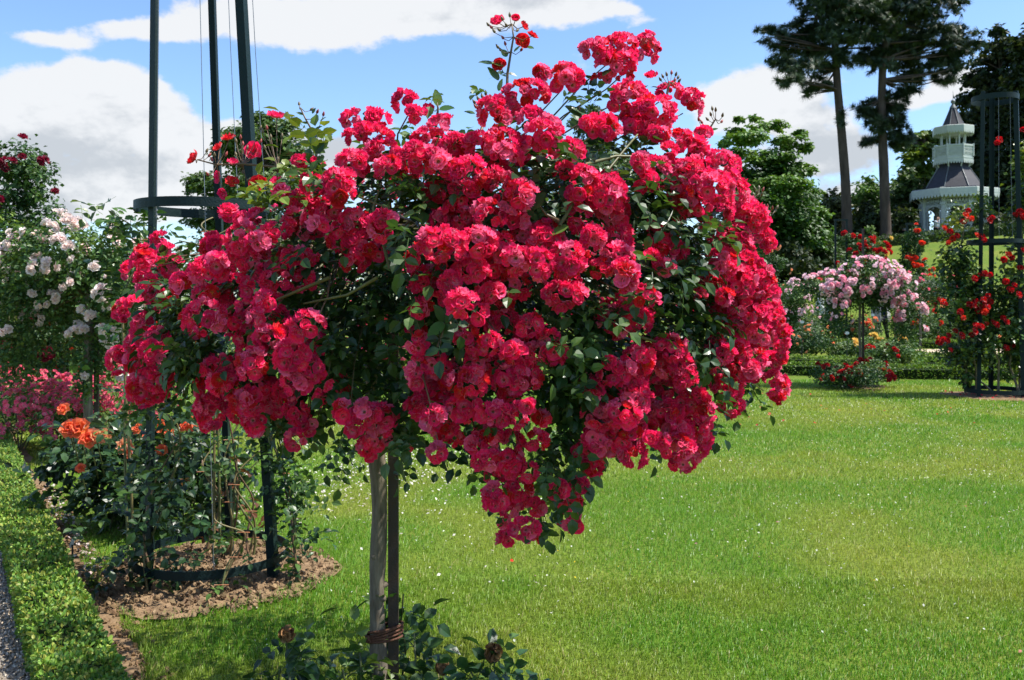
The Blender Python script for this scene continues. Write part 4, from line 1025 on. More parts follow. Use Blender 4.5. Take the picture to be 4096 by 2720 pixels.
def flowers(root, org, meshes, pts, nrms, rad, name='blossom', limit=100):
    """each blossom an object under the plant; those past the limit join one more part"""
    pts = np.asarray(pts, float); nrms = np.asarray(nrms, float); n = len(pts)
    rad = np.broadcast_to(np.asarray(rad, float), (n,))
    Ms = frames(nrms)
    o_ = np.argsort(np.hypot(pts[:, 0], pts[:, 1] - 0) - rad * 6 - (nrms @ np.array([0, -1., .2])) * .3)
    for j in o_[:limit]:
        b = bpy.data.objects.new(name, meshes[int(R.integers(0, len(meshes)))]); COL.objects.link(b); b.parent = root
        m4 = Matrix(Ms[j].tolist()).to_4x4(); m4 = Matrix.Translation(Vector((pts[j] - org).tolist())) @ m4 @ Matrix.Scale(float(rad[j]), 4)
        b.matrix_local = m4
    if n > limit:
        mb = MB()
        for j in o_[limit:]:
            me = meshes[int(R.integers(0, len(meshes)))]
            v, f, c = mesh_arrays(me)
            mb.add(v * rad[j] @ Ms[j].T + (pts[j] - org), f, c)
        props(mb.build(name + 's', m_petal, root, True), kind='stuff')
_ma = {}
def mesh_arrays(me):
    if me.name not in _ma:
        v = np.zeros(len(me.vertices) * 3, np.float32); me.vertices.foreach_get('co', v)
        f = np.zeros(len(me.loops), np.int32); me.loops.foreach_get('vertex_index', f)
        c = np.zeros(len(me.vertices) * 4, np.float32); me.attributes['Col'].data.foreach_get('color', c)
        _ma[me.name] = (v.reshape(-1, 3), f.reshape(-1, 3), c.reshape(-1, 4)[:, :3])
    return _ma[me.name]

def on_skin(c, r_, n, bias=(0, -.6, .5), shrink=.95):
    dv = rdirs(n, bias); dv = dv[:n]
    return np.asarray(c) + dv * np.asarray(r_) * (shrink + .12 * R.random((len(dv), 1))), dv + rdirs(len(dv)) * .25 + np.array([0, 0, .15])

def clusters_on(blobs, nclu, per, spread, bias=(0, -.6, .5)):
    P_, N_ = [], []
    for c, r_, w in blobs:
        k = max(1, int(nclu * w)); p, q = on_skin(c, r_, k, bias)
        for a, b in zip(p, q):
            m = max(1, int(R.poisson(per)))
            dv = rdirs(m, b * .9)
            P_.append(a + dv * spread * (.6 + .6 * R.random((m, 1)))); N_.append(dv + b * .4)
    return np.concatenate(P_), np.concatenate(N_)

def standard(loc, hs, blobs, leaf, greens, meshes, nclu, per, spread, brad, label, group, n_leaf=1.0, trunk=.035, stake_h=None, stake_lab=None, lean=0, limit=100, bias=(0, -.6, .5), low=None):
    """a rose budded on a tall bare stem, its crown made of leafy masses (centre offset from the head, radii, leaf count)"""
    n_leaf = n_leaf * 1.7; loc = np.array([loc[0], loc[1], float(gh(loc[0], loc[1]))])
    root = thing('standard_rose', loc, label, 'rose tree', group)
    z = np.linspace(-.05, hs, 14)
    tx = lean * z / hs + .012 * np.sin(z * 4 + loc[0])
    mb = MB().tube(np.stack([tx, .01 * np.cos(z * 3), z], 1), trunk * (1 - .12 * z / hs), 9, noise=.08)
    mb.build('trunk', m_bark, root, True)
    hd = np.array([lean, 0, hs]) + loc
    mb = MB(); bl = []
    for off, r_, n, *_w in blobs:
        c = hd + np.array(off); bl.append((c, r_, n * n_leaf))
        for _ in range(3):
            e = c + rdirs(1)[0] * np.array(r_) * .6; t = np.linspace(0, 1, 6)[:, None]; mid = (hd + e) / 2 + [0, 0, .15]
            mb.tube(hd * (1 - t) ** 2 + 2 * mid * t * (1 - t) + e * t * t - loc, np.linspace(.012, .004, 6), 5, (.11, .09, .04))
    mb.build('branches', m_stem, root, True)
    lb = MB(); leaf_blob(lb, loc, bl, leaf, greens); lb.build('foliage', m_leafd, root)
    tot = sum(b[3] if len(b) > 3 else 1 for b in blobs)
    fp, fn = clusters_on([(hd + np.array(b[0]), np.array(b[1]), (b[3] if len(b) > 3 else 1) / tot) for b in blobs], nclu, per, spread, bias)
    flowers(root, loc, meshes, fp, fn, brad * (.8 + .4 * R.random(len(fp))), limit=limit)
    if stake_h:
        sb = MB(); sb.box(-.022, .022, -.016, .016, -.05, stake_h)
        o_ = sb.build('garden_stake', m_iron, loc=(loc[0] + .065, loc[1] + .03, loc[2]))
        props(o_, stake_lab, 'stake', 'stakes beside standard roses')
    return root

def bush(loc, w, h, n, leaf, greens, meshes, nclu, per, spread, brad, label, group, base=.12, dp=None, limit=100, cat='rose bush', name='rose_bush', mat=None, bias=(0, -.5, .7), col=3):
    loc = np.array([loc[0], loc[1], float(gh(loc[0], loc[1]))]); dp = dp or w
    root = thing(name, loc, label, cat, group)
    lumps = []
    for k in range(col):
        a = R.random() * 6.283; q = .45 * math.sqrt(R.random()) if col > 1 else 0
        hh = h * (.72 + .3 * R.random())
        lumps.append((loc + [math.cos(a) * w * q, math.sin(a) * dp * q, base + (hh - base) * .52], np.array([w * .36, dp * .36, (hh - base) * .5]) if col > 1 else np.array([w * .5, dp * .5, (hh - base) * .5]), n / col))
    mb = MB()
    for k in range(9):
        c, r_, _ = lumps[k % col]; e = c + rdirs(1, (0, 0, .5))[0] * r_ * .8; s0 = loc + np.array([R.normal() * .05, R.normal() * .05, -.02])
        mb.tube(np.array([s0, (s0 + e) / 2 + [0, 0, .05], e]) - loc, [.009, .007, .003], 5, (.10, .10, .04))
    mb.build('stems', m_stem, root, True)
    lb = MB(); leaf_blob(lb, loc, lumps, leaf, greens); lb.build('foliage', mat or m_leafd, root)
    if meshes and nclu:
        fp, fn = clusters_on([(c, r_, 1 / col) for c, r_, _ in lumps], nclu, per, spread, bias)
        fp[:, 2] = np.maximum(fp[:, 2], loc[2] + .08)
        flowers(root, loc, meshes, fp, fn, brad * (.8 + .4 * R.random(len(fp))), limit=limit)
    return root

def pillar(loc, w, h, n, leaf, greens, meshes, nclu, per, spread, brad, label, group, z0=.15, limit=100, steel=True, bias=(0, -.8, .1), top=.6, xo=0):
    """a climbing rose trained up a post into a leafy column"""
    loc = np.array([loc[0], loc[1], float(gh(loc[0], loc[1]))])
    root = thing('climbing_rose', loc, label, 'climbing rose', group)
    k = max(3, int(h / .55)); lumps = []
    for i in range(k):
        f = i / (k - 1); ww = w * (1 - (1 - top) * f) * (.8 + .4 * R.random())
        lumps.append((loc + [R.normal() * w * .10 + xo * f, R.normal() * w * .1, z0 + (h - z0) * (f * .88 + .06)], np.array([ww * .5, ww * .5, (h - z0) / k * .8]), n / k))
    mb = MB()
    for q in range(5):
        a = R.random() * 6.283; zz_ = np.linspace(0, h * .9, 10)
        mb.tube(np.stack([w * .22 * np.cos(a + zz_ * .9), w * .22 * np.sin(a + zz_ * .9), zz_ - .03], 1), np.linspace(.012, .004, 10), 5, (.13, .11, .05))
    mb.build('stems', m_stem, root, True)
    lb = MB(); leaf_blob(lb, loc, lumps, leaf, greens, clump=.24); lb.build('foliage', m_leafd, root)
    fp, fn = clusters_on([(c, r_ * np.array([1.4, 1.4, 1.0]), 1 / k) for c, r_, _ in lumps], nclu, per, spread, bias)
    flowers(root, loc, meshes, fp, fn, brad * (.8 + .4 * R.random(len(fp))), limit=limit)
    return root

def G(px, d): return ((px - CX) / F * d, d)

# --- left side
standard(G(89, 9.2), 1.72, [((-.15, 0, .35), (.62, .55, .42), 2300, 1.5), ((-.55, .1, .1), (.5, .5, .45), 1700, 1), ((.35, -.05, .1), (.45, .45, .45), 1500, .9), ((-.75, 0, -.45), (.28, .35, .55), 1100, .6), ((.28, .0, -.4), (.25, .3, .45), 800, .7), ((.0, -.1, -.75), (.14, .2, .4), 320, .35), ((-.3, .3, -.2), (.5, .4, .5), 1200, .2)],
         .05, G_MID + G_DARK[2:], B_BLUSH, 100, 2.6, .06, .049, 'blush white standard rose on a bare brown stem left of the near obelisk', 'weeping standard roses', trunk=.05, stake_h=1.5, stake_lab='dark stake behind the stem of the blush white standard rose', limit=100)
standard(G(62, 13.2), 1.75, [((-.2, 0, .1), (.8, .7, .5), 2600), ((-.7, 0, -.5), (.5, .5, .7), 2200), ((.45, 0, -.45), (.4, .45, .6), 1500), ((-.15, -.3, -.6), (.5, .3, .6), 1200)],
         .05, G_DARK, B_SCAR + B_ROSE[:1], 60, 3.0, .05, .030, 'dark leaved weeping standard with small crimson blooms behind the blush standard', 'weeping standard roses', trunk=.045, stake_h=1.7, stake_lab='brown stake behind the crimson weeping standard', limit=100)
standard(G(47, 16.5), 1.8, [((-.3, 0, .2), (.9, .8, .6), 2000), ((-.9, 0, -.5), (.5, .5, .8), 1500), ((.5, 0, -.6), (.4, .4, .7), 1000)],
         .055, G_DARK, B_ROSE, 34, 3.0, .06, .032, 'farthest weeping standard at left with rosy red blooms and trailing branches', 'weeping standard roses', trunk=.05, stake_h=1.8, stake_lab='stake behind the farthest weeping standard at left')
standard(G(126, 12.2), 1.55, [((.1, 0, .45), (.55, .5, .35), 1600, 1.3), ((.75, 0, .35), (.55, .5, .4), 1400, 1.3), ((-.1, 0, .1), (.5, .5, .45), 1300, .5), ((.4, 0, -.15), (.6, .5, .45), 1500, .4), ((-.2, 0, -.5), (.3, .3, .4), 600, .4)],
         .045, G_MID, B_BLUSH + B_IVORY[:1], 42, 2.0, .06, .045, 'slim stemmed standard rose with pale ivory pink blooms seen behind the near obelisk', 'weeping standard roses', trunk=.04, limit=90)
pillar(G(9, 12.4), 1.45, 3.55, 15000, .065, G_DARK, B_WINE, 46, 3.2, .07, .058, 'tall climbing rose with dark wine red blooms at the left edge', 'climbing roses', top=.75)
bush(G(6, 11.2), .95, 2.75, 4200, .055, G_YEL, None, 0, 0, 0, 0, 'tall bush of fresh yellow green foliage below the wine red climber', 'climbing roses', base=1.4, cat='climbing rose', name='climbing_rose', col=4)
for x_, d_, w_, h_, lab in ((18, 9.6, 1.25, .78, 'low floribunda rose massed with small pink blooms, leftmost of its row'), (62, 9.9, 1.15, .76, 'low pink floribunda rose just left of the blush standard stem'),
                            (108, 10.3, 1.2, .78, 'low pink floribunda rose just right of the blush standard stem'), (140, 11.2, 1.0, .74, 'pale pink floribunda rose half hidden behind the coral rose bush'), (0, 11.2, 1.5, .85, 'pink floribunda rose behind the leftmost of its row')):
    bush(G(x_, d_), w_, h_, 2600, .034, G_MID, B_PINK, 75, 4.4, .06, .030, lab, 'pink floribunda roses edging the left bed', base=.08, col=4)
for x_, d_, lab in ((30, 13.6, 'dark leaved rose bush with vermilion blooms behind the pink floribundas'), (85, 14.5, 'vermilion rose bush standing beside the farther stems at left')):
    bush(G(x_, d_), 1.7, .95, 2200, .05, G_DARK, B_VERM, 8, 2.5, .07, .06, lab, 'vermilion rose bushes', col=4)
for x_, d_, lab in ((150, 24.5, 'distant rose bush with orange blooms beyond the left lawn'), (95, 25.5, 'distant rose bush with red blooms beyond the left lawn'), (190, 23.5, 'distant rose bush with yellow pink blooms beyond the left lawn'), (60, 30, 'distant leafy rose bush at the far left')):
    bush(G(x_, d_), 2.6, 1.1, 1500, .08, G_DARK, {150: B_VERM, 95: B_SCAR, 190: B_PEACH, 60: B_BLUSH}[x_], 14, 2, .1, .07, lab, 'distant rose bushes beyond the left lawn', col=4)
pillar(G(105, 21.5), 1.5, 2.6, 2600, .07, G_DARK, B_SCAR, 20, 3, .1, .05, 'dark climbing rose pillar far behind the blush standard', 'climbing roses')
pillar(G(205, 27), 1.4, 2.5, 2000, .08, G_MID, B_BLUSH, 18, 3, .1, .06, 'distant pale climbing rose behind the near obelisk posts', 'climbing roses')

# the coral rose bush behind the obelisk: large leaves, a few big blooms
def coral():
    c0 = np.array([*G(128, 6.45), 0.0])
    root = thing('rose_bush', c0, 'dark leaved bush rose with a few large coral orange blooms behind the obelisk bed', 'rose bush')
    bl = [(c0 + [0, 0, .45], (.55, .45, .33), 900), (c0 + [.45, -.1, .42], (.5, .4, .36), 850), (c0 + [-.35, .05, .5], (.38, .35, .3), 450), (c0 + [.15, -.2, .25], (.6, .4, .2), 600), (c0 + [.3, 0, .68], (.35, .3, .22), 300)]
    lb = MB(); leaf_blob(lb, c0, bl, .072, G_DEEP, T=LEAF1); lb.build('foliage', m_leaf, root)
    mb = MB()
    for k in range(14):
        c, r_, _ = bl[k % 5]; e = c + rdirs(1, (0, 0, .6))[0] * np.array(r_) * .9; s0 = c0 + np.array([R.normal() * .12 + .1, R.normal() * .08, -.02])
        mb.tube(np.array([s0, (s0 + e) / 2 + [0, 0, .06], e]) - c0, [.010, .008, .004], 5, (.09, .10, .035))
    mb.build('stems', m_stem, root, True)
    fs = [(165, 992, 25), (184, 990, 26), (207, 1013, 24), (222, 1008, 20), (245, 1003, 18), (290, 1033, 22), (300, 1042, 16), (186, 1080, 12), (368, 983, 20), (392, 1000, 14), (372, 1040, 15), (318, 990, 14), (455, 978, 22), (150, 945, 16), (430, 985, 15), (340, 1005, 12)]
    pts = np.array([S(x, y, 5.95 if x < 320 else 6.1) for x, y, r_ in fs])
    flowers(root, c0, B_CORAL + B_CORAL + B_PEACH[:1], pts, np.array([[R.normal() * .3, -.9, .55] for _ in fs]), np.array([r_ * SS / F * 6.0 for *_q, r_ in fs]))
    sb = MB()
    for p in pts: sb.tube(np.array([p - [0, 0, .0], p + [.01, .03, -.12], p + [.02, .08, -.28]]) - c0, [.004, .004, .005], 5, (.08, .1, .03))
    sb.build('flower_stalks', m_stem, root, True)
coral()

# the climbing rose on the near obelisk: canes tied to each post, leaf sprays
def climber(sx_pts, d, nl, width, greens, label, size=.052, red=0.0, extra=(), canes=3):
    base = S(*sx_pts[0], d); base[2] = 0
    root = thing('climbing_rose', base, label, 'climbing rose', 'young climbing roses on the near obelisk')
    mb = MB(); pth0 = np.array([S(x, y, d) for x, y in sx_pts]); pth0[0][2] = -.03
    t = np.linspace(0, 1, 24); tt = np.linspace(0, 1, len(pth0))
    allp = []
    for q in range(canes):
        pth = np.stack([np.interp(t, tt, pth0[:, k]) for k in range(3)], 1)
        ph_ = R.random() * 6.28; am = .05 * width / .1
        pth[:, 0] += am * np.sin(t * 9 + ph_) * (.3 + t); pth[:, 1] += am * np.cos(t * 8 + ph_) * (.3 + t)
        if q: pth = pth[:int(24 * (.55 + .4 * R.random()))]
        pth[0] += [R.normal() * .05, R.normal() * .05, 0]
        mb.tube(pth - base, np.linspace(.0085, .004, len(pth)), 6, [(.17, .14, .055), (.12, .13, .045), (.15, .09, .05)][q % 3]); allp.append(pth)
    for k in range(3):
        q = allp[0][6 + k * 5]; mb.tube([q - base + [-.035, -.02, 0], q - base + [0, -.03, .004], q - base + [.04, -.01, -.002]], .003, 4, (.30, .12, .05))
    mb.build('canes', m_stem, root, True)
    global leafb
    leafb = MB(); P_ = np.concatenate(allp); n = nl
    k = (R.random(n) ** .9 * len(P_)).astype(int); lp = P_[k] + R.normal(size=(n, 3)) * width * np.array([1, .8, .5])
    lp = lp[lp[:, 2] > .08]
    gr = [(0.13, .05, .02), (.10, .07, .02), (.17, .07, .03)] if red > .5 else greens
    ou = np.stack([R.normal(size=len(lp)), R.normal(size=len(lp)) - .4, .2 + 0 * R.normal(size=len(lp))], 1); ou /= np.linalg.norm(ou, axis=1)[:, None]
    put_leaves(lp - base, ou, size * 2.1, gr, .3, -.4)
    leafb.build('foliage', m_leaf, root)
    return root
climber([(352, 1340), (345, 1250), (375, 1100), (400, 980), (390, 900), (365, 800)], 4.92, 190, .15, G_DEEP, 'leafy young climbing rose tied to the left post of the near obelisk', .058)
climber([(520, 1300), (540, 1200), (530, 1050), (545, 960), (520, 800), (500, 640)], 5.5, 26, .10, G_DARK, 'straight pale cane with sparse leaves beside the middle post of the near obelisk', .05)
climber([(690, 1310), (680, 1200), (640, 1080), (635, 980), (640, 900)], 5.1, 150, .065, G_DARK, 'young climbing rose leafing up the right post of the near obelisk', .05)
climber([(480, 1260), (495, 1180), (490, 1090), (485, 1020)], 5.6, 10, .09, G_DARK, 'young rose shoot with dark red leaves between the left and middle obelisk posts', .05, 1)
climber([(585, 1290), (575, 1220), (560, 1120), (580, 1040)], 5.5, 10, .10, G_DARK, 'bronze leaved rose shoot right of the middle obelisk post', .05, 1)
climber([(500, 1395), (530, 1330), (545, 1230), (525, 1190)], 4.85, 22, .09, G_DARK, 'stout twisted rose stem leaning over the front ring of the near obelisk', .05)
climber([(300, 930), (300, 700), (312, 560), (296, 490)], 5.3, 120, .12, G_MID + G_DARK[:1], 'tall climbing shoot with bronze green leaves left of the upper obelisk ring', .062, canes=2)
climber([(500, 900), (505, 640), (495, 540), (485, 500)], 5.45, 14, .10, G_DARK, 'climbing shoot with reddish leaves rising through the upper obelisk ring', .055, 1, canes=2)

# --- right side
standard(G(860, 16.8), 1.72, [((.1, 0, .28), (.62, .6, .40), 2200, 1.5), ((-.42, 0, .05), (.45, .5, .40), 1300, 1), ((.52, 0, .06), (.46, .5, .32), 1300, 1.1), ((.88, 0, -.5), (.26, .4, .5), 900, .7), ((-.5, -.1, -.40), (.20, .35, .38), 600, .6), ((.30, -.1, -.14), (.28, .3, .2), 350, .4), ((.2, .3, .1), (.6, .4, .35), 700, .1), ((-.95, 0, .12), (.35, .3, .2), 400, .5)],
         .05, G_DARK, B_LILAC + B_LIL2[:1], 125, 5.2, .09, .045, 'umbrella shaped pale pink standard rose on a thin dark stem beyond the right lawn', 'weeping standard roses', trunk=.024, limit=100, bias=(0, -.7, .75))
sb = MB(); sb.box(-.019, .019, -.015, .015, -.05, 2.99)
props(sb.build('garden_stake', m_iron, loc=(*G(863, 16.86), 0)), 'rusty stake whose top sticks out above the pale pink standard rose', 'stake', 'stakes beside standard roses')
bush(G(860, 16.4), 1.25, .48, 5200, .045, G_DARK, B_SCAR, 34, 2.6, .05, .045, 'low rose bush with dark red blooms at the foot of the pale pink standard', 'rose bushes of the right hand beds', base=.05, col=4)
standard(G(791, 24.5), 1.25, [((0, 0, .5), (.6, .6, .35), 1300, 1), ((-.5, 0, 0), (.45, .5, .5), 900, 1), ((.15, 0, .1), (.3, .5, .45), 700, .7), ((-.2, 0, -.35), (.4, .4, .5), 800, .5)],
         .06, G_MID, B_LILAC, 30, 4.5, .1, .042, 'loose standard rose with faded pink blooms left of the pale pink umbrella rose', 'weeping standard roses', trunk=.035)
standard(G(920, 27), 1.6, [((-.2, 0, .35), (1.0, .8, .45), 1500, 1), ((.8, 0, .2), (.8, .7, .5), 1100, 1), ((-.35, 0, -.1), (.4, .5, .4), 600, .7)],
         .07, G_DARK, B_PINK, 14, 3, .1, .05, 'dark leaved standard rose with magenta pink tips right of the pale pink umbrella rose', 'weeping standard roses', trunk=.035)
standard(G(895, 29), 1.9, [((0, 0, .2), (.9, .6, .4), 1200, 1), ((.7, 0, -.2), (.6, .5, .5), 900, 1)],
         .07, G_MID, B_IVORY, 40, 3.5, .12, .06, 'standard rose with creamy white blooms just behind the pink umbrella rose', 'weeping standard roses', trunk=.035)
grb = 'rose bushes of the right hand beds'
for x_, d_, w_, h_, n_, B, nc, pr, br, lab in (
        (803, 24.4, 1.7, 1.15, 2400, B_PEACH, 16, 2.2, .05, 'wide rose bush with peach orange blooms behind the second left hedge'),
        (843, 33, 2.4, 1.2, 2000, B_CORAL + B_PEACH, 20, 2.2, .06, 'rose bush with salmon blooms left of the pink umbrella stem'),
        (851, 33.5, 1.2, .8, 1300, B_PEACH, 14, 2.5, .06, 'peach flowered rose bush in front of the dark trousered visitor'),
        (856, 23.9, 1.3, .6, 1500, B_YELL, 6, 2.6, .085, 'rose bush with clear yellow blooms left of the pink umbrella stem'),
        (890, 23.9, 1.0, .6, 1500, B_YELL, 5, 2.4, .085, 'rose bush with pale yellow blooms right of the pink umbrella stem'),
        (880, 19.7, 1.1, .75, 1300, B_SCAR, 5, 1.3, .05, 'leafy rose bush with a few red blooms behind the low dark red roses'),
        (918, 33.5, 1.9, 1.1, 2200, B_BLUSH, 10, 1.6, .06, 'glossy leaved rose bush with a few blush blooms beside the sand path'),
        (938, 31.5, 2.6, 1.6, 2000, B_PEACH, 12, 2.0, .09, 'tall rose bush with orange apricot blooms left of the red rose obelisk'),
        (932, 32.5, 2.0, 1.3, 1500, B_YELL + B_BLUSH, 6, 1.6, .07, 'rose bush with white and yellow blooms left of the red rose obelisk'),
        (1005, 31.5, 3.0, 1.7, 2200, B_PEACH, 12, 1.6, .08, 'leafy rose bush with pink and orange blooms behind the red rose obelisk'),
        (785, 27.5, 2.0, 1.5, 1800, B_LILAC, 20, 2.4, .06, 'rose bush with pale pink blooms close beside the big crimson crown'),
        (772, 33, 3.0, 2.2, 1800, B_ROSE + B_YELL[:1], 7, 1.3, .09, 'tall rose bush topped by single pink and yellow blooms near the lawn slope'),
        (960, 35, 4.0, 1.8, 2000, B_ROSE, 10, 1.6, .09, 'rose bush with deep pink blooms at the foot of the hill')):
    bush(G(x_, d_), w_, h_, n_ * 2.2, .07, G_DARK if x_ % 2 else G_MID, B, nc, pr, .08, br, lab, grb, col=4)
bush(G(817, 31), .5, 2.5, 420, .07, G_MID, B_ROSE, 1, 1, .02, .12, 'single tall rose shoot topped with one deep pink bloom', grb, base=.8, col=1, bias=(0, -.1, 3))
pillar(G(860, 33), 1.5, 4.0, 7000, .085, G_DARK + G_MID, B_SCAR, 60, 2.6, .10, .085, 'climbing rose pillar with large deep red blooms above the pink umbrella rose', 'climbing roses', z0=1.75, top=.8)
pillar(G(879, 38), .9, 4.0, 3000, .09, G_YEL, B_YELL + B_PEACH, 14, 1.8, .14, .09, 'climbing rose with creamy apricot blooms just right of the deep red pillar', 'climbing roses', top=.7, z0=1.9)
pillar(G(915, 30.5), .95, 3.9, 7500, .085, G_DARK + G_MID[:1], B_VERM, 28, 1.7, .09, .085, 'narrow climbing rose pillar with bright vermilion blooms in front of the lawn slope', 'climbing roses', top=.75)
pillar(G(762, 30), 1.2, 3.7, 7500, .08, G_DARK, B_PEACH + B_CORAL[:1], 44, 2.0, .1, .055, 'slender climbing rose pillar with salmon blooms beside the right edge of the big crimson crown', 'climbing roses', top=.7)
# small steel frames showing above two of the pillars
for px_, d_, top_, lab in ((841, 33.2, 4.57, 'dark steel frame top showing above the deep red climbing rose'), (913, 31, 4.24, 'dark steel frame top showing above the vermilion climbing rose')):
    x_, y_ = G(px_, d_); g_ = float(gh(x_, y_)); ob = thing('rose_trellis', (x_, y_, g_), lab, 'obelisk', 'dark steel frames behind climbing roses')
    top_ += .0
    for sx_ in (-.21, .21): MB().box(sx_ - .03, sx_ + .03, -.03, .03, -.05, top_).build('post', m_green, ob)
    MB().box(-.26, .26, -.034, .034, top_ + .002, top_ + .07).build('crossbar', m_green, ob)

# the scarlet climber wound round the far obelisk
def scarlet():
    c0 = np.array([OB2[0], OB2[1], 0]); root = thing('climbing_rose', c0, 'scarlet climbing rose with yellow green shoots wound round the far right obelisk', 'climbing rose', 'climbing roses')
    def q(px, py, dd=0): return P(px, py, 15.1 + dd)
    k = 15.1 / F
    bl = [(q(968, 345), (26 * k, .4, 28 * k), 1700), (q(960, 300), (22 * k, .35, 30 * k), 1700), (q(958, 262), (20 * k, .3, 28 * k), 1100), (q(985, 300, .2), (26 * k, .3, 26 * k), 1300), (q(1012, 330), (16 * k, .3, 34 * k), 1300), (q(1020, 280), (18 * k, .35, 40 * k), 1700), (q(1025, 215), (18 * k, .3, 30 * k), 1200), (q(1028, 165), (16 * k, .3, 28 * k), 900), (q(995, 355, .2), (26 * k, .3, 22 * k), 500), (q(1035, 350), (25 * k, .4, 34 * k), 1400), (q(968, 375), (12 * k, .2, 16 * k), 200)]
    yl = [(q(964, 216), (18 * k, .25, 14 * k), 200), (q(946, 226), (12 * k, .2, 9 * k), 70), (q(978, 205), (10 * k, .2, 12 * k), 140), (q(1020, 155), (10 * k, .2, 14 * k), 150)]
    lb = MB(); leaf_blob(lb, c0, [(c, r_, k_ * .72) for c, r_, k_ in bl], .088, G_MID + G_YEL + G_DEEP, clump=.4); leaf_blob(lb, c0, yl, .08, G_YEL + [(.22, .24, .05)], clump=.6); lb.build('foliage', m_leaf, root)  # yellow and deep greens mixed in: sunlit against dark leaves, put into the colour
    mb = MB()
    for pl in ([(972, 400), (966, 370), (958, 330), (955, 280), (962, 230), (968, 205)], [(985, 398), (976, 370), (970, 340), (985, 290)], [(1005, 398), (996, 360), (985, 330), (975, 290)], [(1018, 398), (1008, 365), (1015, 320), (1025, 240), (1020, 150)], [(1022, 400), (1022, 350), (1014, 310)], [(1000, 396), (985, 385), (965, 372)]):
        mb.tube(np.array([q(*p) + [0, R.normal() * .1, 0] for p in pl]) - c0, np.linspace(.022, .008, len(pl)), 6, (.15, .125, .06))
    mb.build('canes', m_stem, root, True)
    fs = [(965, 216), (968, 211), (971, 219), (963, 222), (950, 232), (953, 239), (948, 243), (944, 228), (957, 236), (981, 237), (984, 240), (976, 235), (992, 218), (989, 221), (1015, 215), (1020, 212), (1023, 217), (997, 143), (999, 140), (1023, 130), (1012, 258), (1008, 255), (1004, 260), (979, 276), (984, 274), (990, 275), (974, 279), (976, 302), (983, 300), (988, 296), (990, 302), (981, 308), (987, 307), (974, 306), (978, 311), (970, 305), (983, 303), (985, 312), (942, 302), (934, 305), (939, 300), (945, 304), (948, 336), (943, 340), (939, 343), (947, 341), (955, 331), (961, 336), (986, 324), (992, 322), (981, 327), (976, 326), (996, 325), (1003, 318), (1006, 322), (972, 335), (950, 350), (974, 332), (1006, 348), (1012, 345), (963, 318), (960, 312), (1010, 290), (1014, 286), (1018, 295), (1006, 282), (1022, 250), (1020, 268)]
    pts = np.array([q(x, y, -.33 + .1 * R.normal()) for x, y in fs])
    flowers(root, c0, B_SCAR + B_SCAR + B_VERM[:1], pts, np.array([[R.normal() * .4, -.9, .4] for _ in fs]), .046 + .022 * R.random(len(fs)))
scarlet()
# name labels in the far beds and by the box edging
for px_, py_, d_, lab in ((873, 315, 26.5, 'pale oval name label on a stick below the pink umbrella rose'), (921, 312, 27, 'pale oval name label on a stick among the roses right of the sand path'), (802, 322, 22.5, 'pale oval name label beside the peach rose bush'), (847, 333, 21.5, 'dark stick with a small oval label near the yellow roses')):
    p = P(px_, py_, d_); ob = thing('plant_label', (p[0], p[1], 0), lab, 'plant label', 'oval plant labels in the beds')
    MB().tube([(0, 0, -.03), (0, 0, p[2] - .03)], .008, 6).build('stick', m_black, ob)
    th = np.linspace(0, 6.283, 21)[:-1]; mb = MB()
    Vv = np.concatenate([np.stack([.055 * np.cos(th), np.full(20, y_), .036 * np.sin(th) + p[2]], 1) for y_ in (-.008, .004)])
    mb.add(Vv, [list(range(20))]); mb.add(Vv, [[20 + k for k in range(19, -1, -1)]]); i_ = np.arange(20); mb.add(Vv, np.stack([i_, (i_ + 1) % 20 + 0, (i_ + 1) % 20 + 20, i_ + 20], 1))
    mb.build('plate', m_label, ob)
p = S(167, 1250, 5.55); ob = thing('plant_label', (p[0], p[1], 0), 'small oval name label on a thin black stick between box edging and lawn', 'plant label')
MB().tube([(0, 0, -.03), (0, 0, p[2] - .015)], .006, 8).build('stick', m_black, ob)
th = np.linspace(0, 6.283, 25)[:-1]; mb = MB(); ang = rad_(58)
def ov(y_): 
    v = np.stack([.034 * np.cos(th), np.full(24, y_), .024 * np.sin(th)], 1); ca, sa = math.cos(ang), math.sin(ang)
    v = np.stack([v[:, 0] * ca - v[:, 1] * sa * .3, v[:, 1], v[:, 0] * sa + v[:, 2] * 1.0], 1); return v + [0, 0, p[2]]
mb.add(ov(-.004), [list(range(24))]); mb.add(ov(.002), [list(range(23, -1, -1))])
Vv = np.concatenate([ov(-.004), ov(.002)]); i_ = np.arange(24); mb.add(Vv, np.stack([i_, (i_ + 1) % 24, (i_ + 1) % 24 + 24, i_ + 24], 1))
mb.build('plate', m_label, ob)

